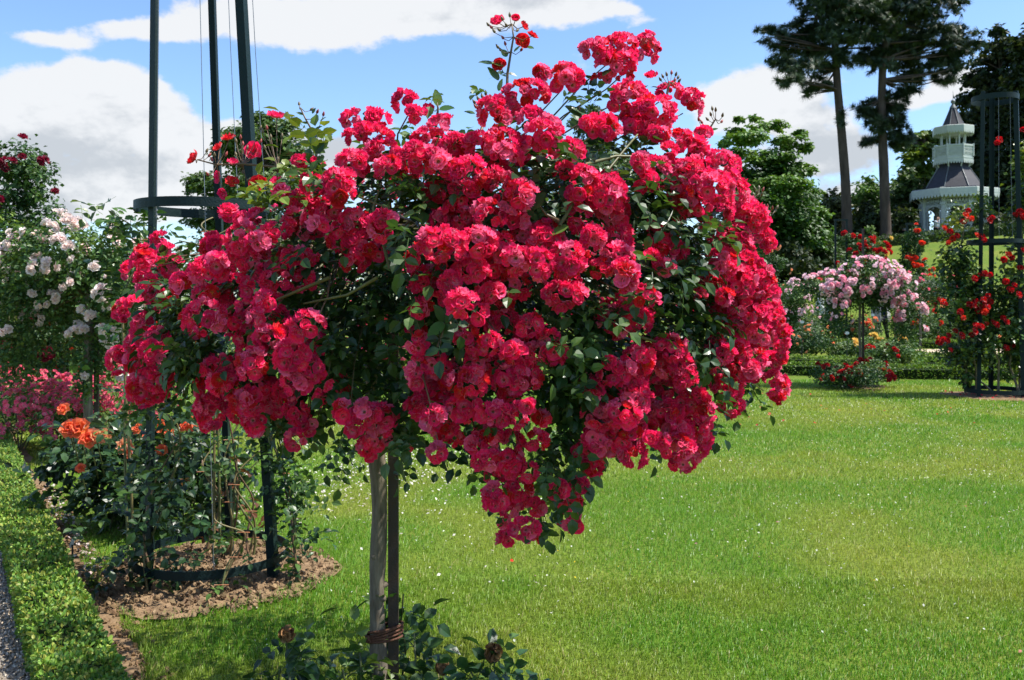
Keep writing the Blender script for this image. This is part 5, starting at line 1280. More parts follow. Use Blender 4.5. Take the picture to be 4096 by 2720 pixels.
# --- bushes at the foot of the big rose: dark leaves, brown dead heads
def foot(label, shoots, heads, buds, d, greens):
    x0 = np.mean([s_[0][0] for s_ in shoots]); base = S(x0, 1568, d); base[2] = 0
    root = thing('rose_bush', base, label, 'rose bush', 'rose bushes at the foot of the big weeping rose')
    sm = MB(); global leafb; leafb = MB(); lf = []
    for stem, nlv in shoots:
        st = np.array([S(x, y, d + .04 * R.normal()) for x, y in stem]); g0 = st[0].copy(); g0[2] = -.02; st = np.concatenate([[g0], st])
        sm.tube(st - base, np.linspace(.006, .0035, len(st)), 6, (.07, .09, .03))
        for k in range(nlv):
            f = (k + .6) / nlv; j = f * (len(st) - 2) + 1; i0 = min(int(j), len(st) - 2); p = st[i0] * (1 - (j - i0)) + st[i0 + 1] * (j - i0)
            a = k * 2.4 + R.random(); lf.append((p, np.array([math.cos(a), math.sin(a) * .8 - .15, .15])))
    lp = np.array([q[0] for q in lf]); ou = np.array([q[1] for q in lf]); ou /= np.linalg.norm(ou, axis=1)[:, None]
    lp = np.repeat(lp, 2, 0); ou = np.repeat(ou, 2, 0) + R.normal(size=(len(lp), 3)) * .45; ou /= np.linalg.norm(ou, axis=1)[:, None]
    put_leaves(lp - base, ou, .14, greens, .2, -.25)
    leafb.build('foliage', m_leaf, root)
    sm.build('stems', m_stem, root, True)
    for x, y, r_ in heads:
        c = S(x, y, d); rr_ = r_ * SS / F * d; hb = MB(); n = 46
        dv = rdirs(n, (0, 0, -.1)); M = frames(dv + rdirs(n) * .45)
        T = petal(1.0, 1.3, -.5, .4, .9, 0, 0, 0, .1, 3, 3, R)
        place(hb, (T[0], T[1]), c + dv * rr_ * .35 - base - np.array([0, 0, rr_ * .1]), M, rr_ * .95, np.repeat(jit(n, (.24, .13, .055), .35, .1)[:, None], len(T[0]), 1))
        hb.build('dead_head', m_dead, root, True)
    for x, y, r_ in buds:
        c = S(x, y, d); rr_ = r_ * SS / F * d
        MB().tube(np.array([c + [0, 0, -rr_], c + [0, 0, -rr_ * .4], c, c + [0, 0, rr_ * .7], c + [0, 0, rr_ * 1.5]]) - base, np.array([.3, .95, 1.0, .7, .1]) * rr_, 9, (.12, .16, .06)).build('bud', m_stem, root, True)
    return root
foot('dark leaved rose shoots with one brown dead bloom left of the grey stem', [([(668, 1568), (662, 1520), (660, 1470)], 5), ([(700, 1580), (690, 1560)], 3), ([(640, 1590), (645, 1545)], 2)], [(661, 1460, 17)], [], 3.47, G_DARK)
foot('rose shoot with a closed green bud just left of the grey stem', [([(832, 1580), (832, 1540), (830, 1500)], 5), ([(800, 1590), (790, 1545)], 3), ([(860, 1585), (858, 1555)], 2)], [], [(830, 1492, 8)], 3.50, G_MID)
foot('leafy upright rose shoots just right of the iron stake', [([(925, 1580), (935, 1500), (925, 1430), (930, 1370)], 7), ([(950, 1580), (958, 1520), (955, 1460)], 5), ([(980, 1590), (1000, 1560)], 3)], [], [], 3.66, G_DARK)
foot('glossy rose shoots with two brown dead blooms right of the iron stake', [([(1140, 1585), (1140, 1520)], 4), ([(1100, 1585), (1085, 1545)], 4), ([(1170, 1585), (1165, 1550)], 3), ([(1030, 1585), (1022, 1560)], 2)], [(1137, 1502, 19), (1020, 1538, 15)], [], 3.48, G_DARK)

# ------------------------------------------------------------------ trees
NEEDLE = (np.concatenate([np.array([[-.055, 0, 0], [.055, 0, 0], [math.cos(a) * .30, .8, math.sin(a) * .30]]) for a in np.arange(7) * .9]),
          np.arange(21).reshape(7, 3))
def tree(name, base, label, group, trunk_pts, trunk_r, blobs, leaf, greens, mat=None, bark=None, T=LEAFQ, clump=.3, limbs=3, up=.5, var=.3, cat='tree', limb_r=.3, light=None):
    """blobs: (centre, radii, leaf count) in world metres"""
    base = np.array([base[0], base[1], float(gh(base[0], base[1]))])
    root = thing(name, base, label, cat, group)
    tp = np.array(trunk_pts, float); n = 16
    t = np.linspace(0, 1, n); tt = np.linspace(0, 1, len(tp))
    pth = np.stack([np.interp(t, tt, tp[:, k]) for k in range(3)], 1); pth[:, 0] += trunk_r * .25 * np.sin(t * 7)
    pth[0, 2] = base[2] - .2
    mb = MB().tube(pth - base, trunk_r * (1 - .55 * t) * (1 + .35 * np.exp(-t / .04)), 12, noise=.08)
    for c, r_, _ in blobs:
        c = np.array(c, float); r_ = np.array(r_, float)
        for _k in range(limbs):
            e = c + rdirs(1)[0] * r_ * .75
            # leave the trunk a little below the mass it carries
            z0 = e[2] - (.18 + .15 * R.random()) * np.hypot(*(e - pth[np.argmin(np.abs(pth[:, 2] - e[2]))])[:2]) - .1
            j = int(np.clip(np.searchsorted(pth[:, 2], z0), 1, n - 1)); s0 = pth[j]
            m_ = (s0 + e) / 2 + rdirs(1)[0] * np.linalg.norm(e - s0) * .08
            u = np.linspace(0, 1, 6)[:, None]
            mb.tube(s0 * (1 - u) ** 2 + 2 * m_ * u * (1 - u) + e * u * u - base, trunk_r * limb_r * np.linspace(1, .18, 6), 6)
    mb.build('trunk', bark or m_pbark, root, True)
    lb = MB(); leaf_blob(lb, base, [(c, r_, k) for c, r_, k in blobs], leaf, greens, var, T, clump, up)
    if light: leaf_blob(lb, base, light[0], light[1], light[2], var, T, light[3], up)
    lb.build('crown', mat or m_leafd, root)
    return root
def B(px, py, d, rx, ry, n, rd=None):
    k = d / F
    return (P(px, py, d), (rx * k, (rd if rd is not None else rx) * k, ry * k), n)

G_PINE = [(0.028, 0.055, 0.026), (0.045, 0.078, 0.036), (0.065, 0.10, 0.05)]
d = 59
pines = 'tall pines on the hill'
def jitb(lst, d, dens):
    return [B(a, b, d + R.normal() * 1.2, rx, ry, rx * ry * dens) for a, b, rx, ry in lst]
L1 = [(850, 12, 34, 13), (815, 22, 28, 11), (785, 36, 26, 9), (765, 33, 14, 5), (800, 52, 30, 10), (838, 38, 34, 12), (868, 30, 30, 12), (800, 70, 26, 9), (830, 62, 24, 11), (780, 62, 16, 6), (868, 55, 20, 10), (816, 84, 16, 7), (808, 92, 8, 4), (850, -10, 36, 14), (820, -2, 26, 10), (880, 5, 26, 12), (850, -40, 34, 16), (845, -68, 22, 12), (776, 48, 12, 5), (790, 80, 14, 5), (843, 118, 4, 6)]
L2 = [(910, 28, 40, 12), (945, 34, 34, 10), (965, 42, 18, 7), (930, 50, 34, 11), (895, 45, 28, 12), (880, 62, 18, 9), (950, 58, 24, 9), (918, 70, 26, 10), (945, 75, 16, 7), (900, 12, 34, 12), (930, 8, 34, 11), (905, -15, 34, 14), (940, -10, 22, 10), (915, -45, 28, 16), (905, 84, 14, 8), (958, 70, 8, 4),
      (868, 108, 24, 7), (862, 112, 14, 5), (880, 118, 16, 8), (893, 98, 12, 10), (898, 112, 9, 10), (868, 142, 14, 4), (885, 140, 18, 6), (898, 138, 14, 8), (880, 125, 13, 7), (897, 125, 10, 8), (905, 92, 10, 8), (872, 120, 10, 5)]
tree('pine_tree', G(848, d), 'tall pine with a straight bare trunk, left of the pair on the hill', pines, [P(848, 255, d), P(844, 180, d), P(839, 110, d), P(836, 50, d), P(838, 0, d), P(842, -60, d)], .34,
     jitb(L1, d, 2.3), .55, G_PINE, m_needle, T=NEEDLE, clump=.2, limbs=2, up=.9)
tree('pine_tree', G(886, d + .5), 'tall pine with tufted lower branches on its trunk, right of the pair on the hill', pines, [P(886, 255, d), P(883, 180, d), P(881, 120, d), P(884, 60, d), P(893, 10, d), P(905, -50, d)], .35,
     jitb(L2, d + .5, 2.3), .55, G_PINE, m_needle, T=NEEDLE, clump=.2, limbs=2, up=.9)
G_LOC = [(0.035, 0.095, 0.015), (0.05, 0.125, 0.02), (0.075, 0.16, 0.025), (0.12, 0.21, 0.04)]
d = 50
tree('locust_tree', G(775, d), 'light green feathery tree standing left of the pines', None, [P(775, 262, d), P(772, 220, d), P(770, 190, d), P(768, 172, d)], .24,
     jitb([(765, 185, 36, 14), (795, 198, 22, 11), (750, 205, 30, 15), (785, 215, 30, 14), (735, 180, 14, 12), (760, 235, 40, 16), (800, 238, 24, 12), (765, 215, 46, 24), (790, 232, 34, 18), (775, 172, 28, 9)], d, 8), .24, [(0.025, 0.07, 0.012), (0.04, 0.10, 0.016), (0.055, 0.13, 0.02)], clump=.3, limbs=3, up=1.0, limb_r=.2,
     light=(jitb([(745, 138, 22, 7), (765, 127, 20, 5), (738, 155, 18, 8), (790, 142, 18, 6), (806, 147, 10, 4), (770, 158, 28, 8), (800, 170, 16, 7), (812, 196, 14, 6), (816, 215, 12, 7), (780, 186, 30, 9), (752, 196, 24, 8), (797, 207, 22, 8), (740, 121, 9, 3), (757, 119, 9, 3), (733, 132, 10, 4), (800, 133, 6, 4), (725, 145, 8, 4)], d, 7.5), .23, [(0.07, 0.16, 0.022), (0.10, 0.20, 0.03), (0.14, 0.24, 0.045)], .24))
d = 54
G_YEW = [(0.018, 0.036, 0.010), (0.028, 0.05, 0.013), (0.045, 0.062, 0.018)]
def shrubtree(px, top, d, w, label, greens, n, leaf=.28, name='dense_tree', grp='trees and tall shrubs behind the lawn slope', base=None, extra=(), T=LEAFQ, mat=None, clump=.34):
    base = base or 252
    g = float(gh(*G(px, d))); yb = HY - (g - CZ) * F / d
    h = yb - top; bl = []
    for k in range(7):
        f = k / 6
        bl.append((px + (R.random() - .5) * w * .5 * (1.1 - f), yb - h * (.14 + .76 * f), w * .5 * (1.0 - .62 * f ** 1.6), h * .17))
    bl += list(extra)
    area = sum(b[2] * b[3] for b in bl)
    return tree(name, G(px, d), label, grp, [P(px, yb, d), P(px + 1, yb - h * .4, d), P(px, yb - h * .9, d)], max(.12, w * d / F * .035), jitb(bl, d, n / area), leaf, greens, mat, clump=clump, T=T, limbs=1)
shrubtree(785, 232, 51, 66, 'black green evergreen mass under the feathery tree', G_YEW, 4200)
shrubtree(745, 240, 49, 60, 'dark evergreen shrub beside the crimson crown under the feathery tree', G_YEW, 3600)
shrubtree(818, 238, 53, 44, 'dark spreading shrub at the left foot of the pines', G_YEW + [(0.04, .09, .02)], 2600)
shrubtree(812, 188, 68, 30, 'small dark conifer peeping above the shrubs left of the pines', G_PINE, 3200, .3, 'conifer_tree')
shrubtree(832, 194, 64, 58, 'olive green yew left of the first pine trunk', [(0.05, .065, .016), (.03, .05, .012), (.075, .085, .02)], 7000)
shrubtree(867, 182, 67, 56, 'bright green tree filling the gap between the two pine trunks', [(.07, .15, .02), (.10, .19, .03), (.05, .11, .02)], 6500, .3)
shrubtree(866, 205, 63, 40, 'dark yew between the two pine trunks', G_YEW, 5500)
shrubtree(893, 190, 66, 48, 'pale green tree just right of the second pine trunk', [(.08, .13, .03), (.05, .1, .02)], 5000, .3)
shrubtree(908, 172, 66, 44, 'mid green tree between the second pine and the pavilion', [(.05, .10, .022), (.035, .075, .018), (.08, .13, .03)], 6500, .3)
shrubtree(903, 206, 62, 38, 'dark yew behind the seated visitor left of the pavilion', G_YEW, 5000)
shrubtree(870, 226, 58.5, 26, 'pale leaved shrub at the foot of the second pine', [(.08, .15, .03), (.12, .19, .05)], 900, .2)
shrubtree(828, 232, 56.5, 30, 'grey green shrub at the foot of the first pine', [(.06, .12, .03), (.09, .15, .04)], 1000, .2)
tree('ash_tree', G(925, 72), 'yellow green leafy tree rising behind the left side of the pavilion', None, [P(925, 230, 72), P(922, 180, 72), P(924, 140, 72)], .3,
     jitb([(915, 138, 12, 5), (905, 146, 9, 4), (920, 150, 14, 6), (930, 136, 10, 5), (912, 158, 10, 5), (922, 168, 16, 8), (915, 182, 18, 9), (950, 142, 12, 6), (942, 152, 10, 6)], 72, 9), .42, [(.10, .16, .025), (.15, .21, .035), (.07, .13, .02)], clump=.4, up=1.0)
d = 70
tree('fir_tree', G(1000, d), 'huge dark evergreen behind the pavilion and the right obelisk', 'dark evergreens at the right edge', [P(1000, 235, d), P(1000, 120, d), P(1000, 70, d)], .3,
     jitb([(1000, 45, 14, 10), (990, 62, 20, 8), (1012, 60, 18, 10), (985, 80, 18, 10), (1005, 85, 26, 14), (975, 100, 18, 7), (995, 110, 26, 14), (968, 120, 14, 6), (985, 135, 26, 12), (1012, 130, 26, 18), (975, 150, 16, 8), (995, 165, 30, 18), (990, 195, 34, 20), (975, 210, 20, 16), (1015, 180, 26, 24), (1010, 215, 30, 18), (998, 32, 7, 6)], d, 5.2), .40, [(0.016, 0.034, 0.014), (0.025, 0.048, 0.017), (0.045, 0.06, 0.018)], clump=.36, limbs=1)
tree('fir_tree', G(1045, d - 4), 'dark evergreen at the right edge with an olive tinted crown', 'dark evergreens at the right edge', [P(1045, 240, d), P(1045, 120, d), P(1042, 70, d)], .3,
     jitb([(1025, 50, 14, 12), (1040, 40, 20, 14), (1030, 80, 20, 16), (1050, 75, 24, 20), (1028, 115, 22, 18), (1050, 120, 26, 22), (1030, 155, 24, 20), (1050, 165, 28, 24), (1032, 200, 26, 24), (1052, 215, 30, 20), (1015, 230, 26, 10)], d - 4, 5), .40, [(0.028, 0.048, 0.014), (0.045, 0.062, 0.018), (0.016, 0.034, 0.014)], clump=.36, limbs=1)
shrubtree(985, 212, 62.5, 60, 'dark shrubbery at the right of the pavilion', G_YEW, 2600)
# behind the big rose
d = 42
tree('broadleaf_tree', G(250, d), 'rounded mid green tree behind the near obelisk and the crimson crown', None, [P(252, 320, d), P(250, 250, d), P(255, 170, d)], .35,
     jitb([(270, 130, 26, 13), (285, 150, 24, 14), (240, 138, 20, 10), (225, 152, 14, 8), (255, 160, 34, 14), (205, 182, 18, 8), (225, 190, 24, 12), (265, 190, 40, 16), (245, 215, 44, 16), (215, 222, 24, 10), (250, 245, 46, 18), (300, 180, 24, 16), (310, 210, 24, 16), (196, 190, 10, 5), (262, 118, 10, 5), (290, 250, 40, 18)], d, 5.5), .22, [(.045, .09, .022), (.065, .12, .028), (.09, .15, .035)], clump=.38, up=.9)
tree('broadleaf_tree', G(595, 48), 'tree whose pale tip shows just above the crimson crown', None, [P(595, 330, 48), P(595, 220, 48), P(592, 120, 48)], .35,
     jitb([(592, 112, 12, 6), (585, 124, 14, 8), (602, 126, 16, 8), (592, 145, 24, 12), (575, 170, 30, 16), (610, 170, 28, 16), (592, 205, 44, 20), (592, 245, 50, 24)], 48, 4.5), .24, [(.06, .10, .03), (.09, .14, .045), (.04, .08, .02)], clump=.38)
far = 'far trees beyond the left lawn'
for px_, top, d_, w_, lab, gr in ((25, 236, 75, 90, 'far dark green tree low on the horizon at the left edge', G_YEW), (85, 230, 80, 80, 'far rounded tree behind the blush standard rose', [(.05, .1, .03), (.07, .12, .03)]), (150, 238, 78, 70, 'far tree behind the left post of the near obelisk', [(.04, .08, .02), (.06, .1, .03)]),
                                  (222, 226, 85, 46, 'far dark spreading conifer between the posts of the near obelisk', G_PINE), (330, 238, 80, 110, 'far tree hidden mostly by the left half of the crimson crown', [(.05, .1, .03), (.07, .12, .03)]), (440, 232, 82, 110, 'far tree behind the crimson crown and the grey stem', [(.05, .1, .03), (.07, .12, .03)]), (520, 236, 76, 100, 'far tree behind the middle of the crimson crown', G_YEW), (660, 225, 66, 100, 'far tree behind the right half of the crimson crown', G_YEW)):
    shrubtree(px_, top, d_, w_, lab, gr, 1500, .38, 'far_tree', far)

# ------------------------------------------------------------------ the pavilion on the hill
def pavilion():
    d = 63.0; c = P(953, 0, d); g = float(gh(c[0], d)); k = d / F
    zz = lambda py: CZ + (HY - py) * k
    root = thing('garden_pavilion', (c[0], d, g), 'pale two storey octagonal wooden pavilion with dark slate roofs and a ball finial', 'pavilion')
    org = np.array([c[0], d, g]); ph0 = math.radians(-90 + 3)
    N8 = 8
    def ang(i): return ph0 + i * math.pi / 4
    def pt(r, i, z): a = ang(i); return np.array([r * math.cos(a), r * math.sin(a), z - g])
    def lat(name, prof, mat, n=8): return MB().lathe([(r, z - g) for r, z in prof], n, phase=ph0).build(name, mat, root)
    # plinth and floor
    lat('plinth', [(0, g - .2), (2.75, g - .2), (2.75, zz(231.5)), (2.2, zz(231.5) + .003), (0, zz(231.5) + .003)], m_white)
    z0 = zz(231.5); z1 = zz(199)
    for i in range(8):
        mb = MB(); b = pt(2.12, i, z0)
        M = np.array([[math.cos(ang(i)), -math.sin(ang(i)), 0], [math.sin(ang(i)), math.cos(ang(i)), 0], [0, 0, 1]])
        mb.box(-.13, .13, -.13, .13, 0, z1 - z0 + .3, M=M, o=b); mb.box(-.19, .19, -.19, .19, 0, .35, M=M, o=b + [0, 0, .002]); mb.box(-.18, .18, -.18, .18, z1 - z0 - .55, z1 - z0 - .38, M=M, o=b)
        mb.build('column', m_white, root)
    def panel(a, b, u0, u1, v0, v1, th=.03):
        """a board in the upright plane from a to b; u along, v up, in metres"""
        L = np.linalg.norm((b - a)[:2]); x = (b - a) / L; nrm = np.array([x[1], -x[0], 0])
        M = np.stack([x, nrm, [0, 0, 1]], 1)
        return (u0, u1, -th, th, v0, v1, M, a)
    def strut(mb, a, b, u0, v0, u1, v1, w=.035, th=.025):
        L = np.linalg.norm((b - a)[:2]); x = (b - a) / L; nrm = np.array([x[1], -x[0], 0])
        p0 = a + x * u0 + [0, 0, v0]; p1 = a + x * u1 + [0, 0, v1]; t = p1 - p0; l = np.linalg.norm(t); t = t / l
        s = np.cross(nrm, t); M = np.stack([t, s, nrm], 1)
        mb.box(0, l, -w, w, -th, th, M=M, o=p0)
    # frieze of fretwork and arches between the columns, side lattices
    H = z1 - z0
    for i in range(8):
        a = pt(2.12, i, z0); b = pt(2.12, i + 1, z0); L = np.linalg.norm((b - a)[:2])
        mb = MB()
        for v0, v1 in ((H - .10, H + .25), (H - .62, H - .54)):
            u0, u1, t0, t1, w0, w1, M, o_ = panel(a, b, .13, L - .13, v0, v1); mb.box(u0, u1, t0, t1, w0, w1, M=M, o=o_)
        m = 7
        for q in range(m):
            ua = .14 + (L - .28) * q / m; ub = .14 + (L - .28) * (q + 1) / m; um = (ua + ub) / 2
            strut(mb, a, b, ua, H - .53, um, H - .12); strut(mb, a, b, um, H - .12, ub, H - .53)
            th = np.linspace(0, 2 * math.pi, 9)
            for q2 in range(8): strut(mb, a, b, um + .09 * math.cos(th[q2]), H - .42 + .09 * math.sin(th[q2]), um + .09 * math.cos(th[q2 + 1]), H - .42 + .09 * math.sin(th[q2 + 1]), .02)
        th = np.linspace(0, math.pi, 15)      # the arch below the frieze
        for q in range(14):
            strut(mb, a, b, L / 2 - (L / 2 - .15) * math.cos(th[q]), H - 1.15 + .55 * math.sin(th[q]), L / 2 - (L / 2 - .15) * math.cos(th[q + 1]), H - 1.15 + .55 * math.sin(th[q + 1]), .045)
        for sgn in (0, 1):                    # pierced corner boards
            for q in range(5):
                ue = .16 + .09 * q if not sgn else L - .16 - .09 * q
                strut(mb, a, b, ue, H - .6, ue, H - 1.12 + .55 * math.sin(math.acos(max(-1, min(1, 1 - (.09 * q) / (L / 2 - .15))))), .025)
        for uu in (.30, L - .30): strut(mb, a, b, uu, 0, uu, H - 1.0, .05)
        for q in range(12):
            v = .15 + q * (H - 1.3) / 12
            strut(mb, a, b, .13, v, .30, v + .14, .018); strut(mb, a, b, .30, v, .13, v + .14, .018); strut(mb, a, b, L - .13, v, L - .30, v + .14, .018); strut(mb, a, b, L - .30, v, L - .13, v + .14, .018)
        mb.build('fretwork_panel', m_white, root)
    # eaves: soffit, fascia with scalloped valance, brackets
    lat('eaves', [(2.9, 9.30), (2.98, 9.29), (3.0, 9.26), (3.0, 8.97), (2.9, 8.96), (2.0, 8.80), (2.0, 9.0)], m_white)
    def valance(r, z, drop, per, name):
        for i in range(8):
            a = pt(r, i, z); b = pt(r, i + 1, z); x = (b - a); L = np.linalg.norm(x); x /= L; nrm = np.array([x[1], -x[0], 0]); mb = MB()
            for q in range(per):
                u0 = L * q / per; u1 = L * (q + 1) / per; um = (u0 + u1) / 2
                pr = [(u0, 0), (u1, 0), (u1, -drop * .35), (um + (u1 - um) * .5, -drop * .85), (um, -drop), (um - (u1 - um) * .5, -drop * .85), (u0, -drop * .35)]
                f = np.array([a + x * u + [0, 0, v] - nrm * .02 for u, v in pr]); bk = f + nrm * .04
                mb.add(f, [list(range(7))]); mb.add(bk, [list(range(6, -1, -1))]); i7 = np.arange(7); mb.add(np.concatenate([f, bk]), np.stack([i7, i7 + 7, (i7 + 1) % 7 + 7, (i7 + 1) % 7], 1))
            mb.build(name, m_white, root)
    valance(2.97, 8.975, .34, 9, 'scalloped_trim')
    for i in range(8):
        mb = MB(); a = ang(i); u = np.array([math.cos(a), math.sin(a), 0]); z_ = z1 - g
        mb.tube([u * 2.2 + [0, 0, z_ - .35], u * 2.45 + [0, 0, z_ - .1], u * 2.85 + [0, 0, z_ + .12]], [.07, .06, .05], 6); mb.build('bracket', m_white, root)
    # lower roof (bell shaped) with lead hips
    r1 = [(2.93, 9.31), (1.98, 9.41), (1.95, 9.48), (1.62, zz(181)), (1.30, zz(174)), (1.05, zz(168)), (.86, zz(162))]
    rf = lat('lower_roof', r1, m_slate)
    for i in range(8):
        MB().tube([pt(r + .01, i, z + .01) for r, z in r1], .03, 6).build('hip', m_lead, rf)
    # balcony
    lat('balcony', [(.8, zz(163.5)), (1.30, zz(161.6)), (1.34, zz(160.2)), (1.34, zz(159)), (1.29, zz(158.9)), (1.29, zz(148.4)), (1.36, zz(148.3)), (1.36, zz(146.6)), (1.2, zz(146.5)), (1.2, zz(158)), (0, zz(158))], m_white)
    valance(1.33, zz(161.4), .30, 6, 'scalloped_trim')
    for i in range(8):
        a = pt(1.305, i, 0); b = pt(1.305, i + 1, 0); L = np.linalg.norm((b - a)[:2]); mb = MB(); v0 = zz(158.2); v1 = zz(149)
        a = a * np.array([1, 1, 0]) - [0, 0, g]; b = b * np.array([1, 1, 0]) - [0, 0, g]
        for q in range(7):
            u = L * (q + .5) / 7; strut(mb, a, b, u, v0 + .1, u, v1 - .05, .022, .03)
        for v in (v0 + .28, (v0 + v1) / 2, v1 - .12): strut(mb, a, b, .06, v, L - .06, v, .02, .03)
        mb.build('balustrade_panel', m_white, root)
        p0 = pt(1.33, i, zz(158)); MB().tube([p0, p0 + [0, 0, zz(145.6) - zz(158)]], .06, 8).build('post', m_white, root)
        p0 = pt(1.15, i, zz(166)); MB().tube([p0 * np.array([.82, .82, 1]) - [0, 0, .3], p0 + [0, 0, .1], p0 * np.array([1.1, 1.1, 1]) + [0, 0, .32]], [.05, .06, .05], 6).build('bracket', m_white, root)
        p0 = pt(.80, i, zz(158)); MB().tube([p0, p0 + [0, 0, .1], p0 + [0, 0, zz(134) - zz(158)], p0 + [0, 0, zz(131) - zz(158)]], [.08, .06, .055, .09], 8).build('column', m_white, root)
        p0 = pt(.84, i, zz(134)); MB().tube([p0, p0 * np.array([1.15, 1.15, 1]) + [0, 0, .1], p0 * np.array([1.38, 1.38, 1]) + [0, 0, .26]], .04, 6).build('bracket', m_white, root)
    lat('upper_eaves', [(.6, 13.95), (1.35, 13.83), (1.38, 13.80), (1.38, 13.52), (1.3, 13.51), (.7, 13.3), (0, 13.3)], m_white)
    valance(1.36, 13.525, .28, 6, 'scalloped_trim')
    r2 = [(.74, 13.93), (.54, zz(120)), (.36, zz(114)), (.20, zz(108.3))]
    rf = lat('spire', r2, m_slate)
    for i in range(8):
        MB().tube([pt(r + .008, i, z + .008) for r, z in r2], .018, 5).build('hip', m_lead, rf)
    mb = MB().lathe([(.24, zz(108.5) - g), (.21, zz(107.2) - g), (.10, zz(104.4) - g), (.08, zz(103.6) - g)], 12)
    rb = .155; zc = zz(101.7) - g
    mb.lathe([(max(.02, rb * math.sin(t)), zc - rb * math.cos(t)) for t in np.linspace(.3, math.pi - .05, 9)], 12); mb.lathe([(.018, zc + rb - .02), (.012, zz(91) - g)], 6)
    mb.build('finial', m_lead, root, True)
pavilion()

# ------------------------------------------------------------------ people
def skin_mesh(name, verts, edges, radii, mat, parent, sub=2):
    me = bpy.data.meshes.new(name + '_cage'); me.from_pydata([tuple(map(float, v)) for v in verts], edges, [])
    ob = bpy.data.objects.new(name + '_cage', me); COL.objects.link(ob)
    ob.modifiers.new('skin', 'SKIN'); lay = me.skin_vertices[0].data
    for k, r_ in enumerate(radii): lay[k].radius = (r_ if isinstance(r_, tuple) else (r_, r_))
    lay[0].use_root = True
    sm = ob.modifiers.new('sub', 'SUBSURF'); sm.levels = sub; sm.render_levels = sub
    dg = bpy.context.evaluated_depsgraph_get(); dg.update()
    m2 = bpy.data.meshes.new_from_object(ob.evaluated_get(dg)); m2.name = name
    bpy.data.objects.remove(ob); bpy.data.meshes.remove(me)
    m2.materials.clear(); m2.materials.append(mat)
    for p_ in m2.polygons: p_.use_smooth = True
    o2 = bpy.data.objects.new(name, m2); COL.objects.link(o2); o2.parent = parent
    return o2
def cloth(name, c): return solid(name, c, .85, .2, nscale=14, namt=.22)
m_skin = solid('skin', (.52, .30, .22), .55, .35)
m_hair = solid('dark_hair', (.035, .025, .02), .6, .4)
m_hairg = solid('grey_hair', (.30, .28, .26), .6, .4)
def person(loc, face, label, top, legs, hand_l, hand_r, top_name, hair, coat=None, lean=0.0, stride=.12, h=1.72, long_top=False, turn_head=0.0):
    """a standing figure: pelvis, spine, head, arms ending in five fingers, legs and feet; clothing lies over the body"""
    loc = np.array([loc[0], loc[1], float(gh(loc[0], loc[1]))]); s = h / 1.72
    root = thing('person', loc, label, 'person', None); root.rotation_euler = (0, 0, face)
    v, e, r_ = [], [], []
    def add(p, rad, par=None):
        v.append(np.array(p, float) * s); r_.append(rad if isinstance(rad, tuple) else rad * s); 
        if par is not None: e.append((par, len(v) - 1))
        return len(v) - 1
    # faces -Y before turning; lean tips the trunk forward
    ly = lambda z: -lean * max(0, z - .95)
    pel = add((0, 0, .95), (.15, .115)); wa = add((0, ly(1.1), 1.10), (.135, .10), pel); ch = add((0, ly(1.3) - .01, 1.30), (.16, .115), wa); nk0 = add((0, ly(1.43), 1.43), (.085, .075), ch)
    nk = add((0, ly(1.50) - .01, 1.50), .055, nk0); hd = add((0, ly(1.58) - .03, 1.57), (.07, .085), nk); hd2 = add((0, ly(1.64) - .025, 1.645), (.078, .095), hd); hd3 = add((0, ly(1.7) - .015, 1.70), (.055, .065), hd2)
    ns = add((0, ly(1.6) - .125, 1.595), .014, hd); 
    for sx_ in (-1, 1): add((sx_ * .085, ly(1.6) - .01, 1.60), .016, hd)
    arm = {}
    for sx_, hp in ((-1, hand_l), (1, hand_r)):
        sh = add((sx_ * .18, ly(1.40), 1.395), .062, ch)
        shp = v[sh] / s; hp = np.array(hp, float); dv = hp - shp; L = np.linalg.norm(dv); up_, fo = .29, .26
        L = min(L, up_ + fo - .01); dv = dv / np.linalg.norm(dv); hp = shp + dv * L
        q = math.sqrt(max(0, up_ ** 2 - (L / 2) ** 2)); bend = np.array([sx_ * .5, .6, -.6]); bend -= bend @ dv * dv; bend /= np.linalg.norm(bend)
        el = add(shp + dv * L / 2 + bend * q, .042, sh); wr = add(hp, .028, el); arm[sx_] = (sh, el, wr)
        fd = (hp - v[el] / s); fd /= np.linalg.norm(fd); sd_ = np.cross(fd, [0, 1, .2]); sd_ /= np.linalg.norm(sd_)
        pm = add(hp + fd * .06, (.03, .02), wr)
        for j, (o_, ln) in enumerate(((-.03, .075), (-.01, .085), (.01, .08), (.028, .062))):
            b = add(hp + fd * .095 + sd_ * o_, .0095, pm); add(hp + fd * (.095 + ln) + sd_ * o_ * 1.15 + np.array([0, -.02, -.005]), .007, b)
        tb = add(hp + fd * .05 - sd_ * .045, .011, pm); add(hp + fd * .085 - sd_ * .06, .009, tb)
    lg = {}
    for sx_ in (-1, 1):
        hi = add((sx_ * .095, 0, .88), .095, pel); kn = add((sx_ * (.10 + stride * .5), -.02, .48), .06, hi); an = add((sx_ * (.10 + stride), 0.02, .09), .042, kn)
        fo_ = add((sx_ * (.12 + stride), -.10, .045), (.045, .035), an); add((sx_ * (.125 + stride), -.18, .035), (.038, .028), fo_); lg[sx_] = (hi, kn, an)
    skin_mesh('body', v, e, r_, m_skin, root)
    V_ = [np.array(q) for q in v]
    def over(name, ids, edges, grow, mat, extra=None):
        k = {a: j for j, a in enumerate(ids)}
        rr = []
        for a in ids:
            q = r_[a]; rr.append(tuple(w + grow for w in q) if isinstance(q, tuple) else q + grow)
        vv = [V_[a] for a in ids]; ee = [(k[a], k[b]) for a, b in edges]
        if extra:
            for p, rad, par in extra: vv.append(np.array(p) * s); rr.append(rad); ee.append((k[par], len(vv) - 1))
        return skin_mesh(name, vv, ee, rr, mat, root)
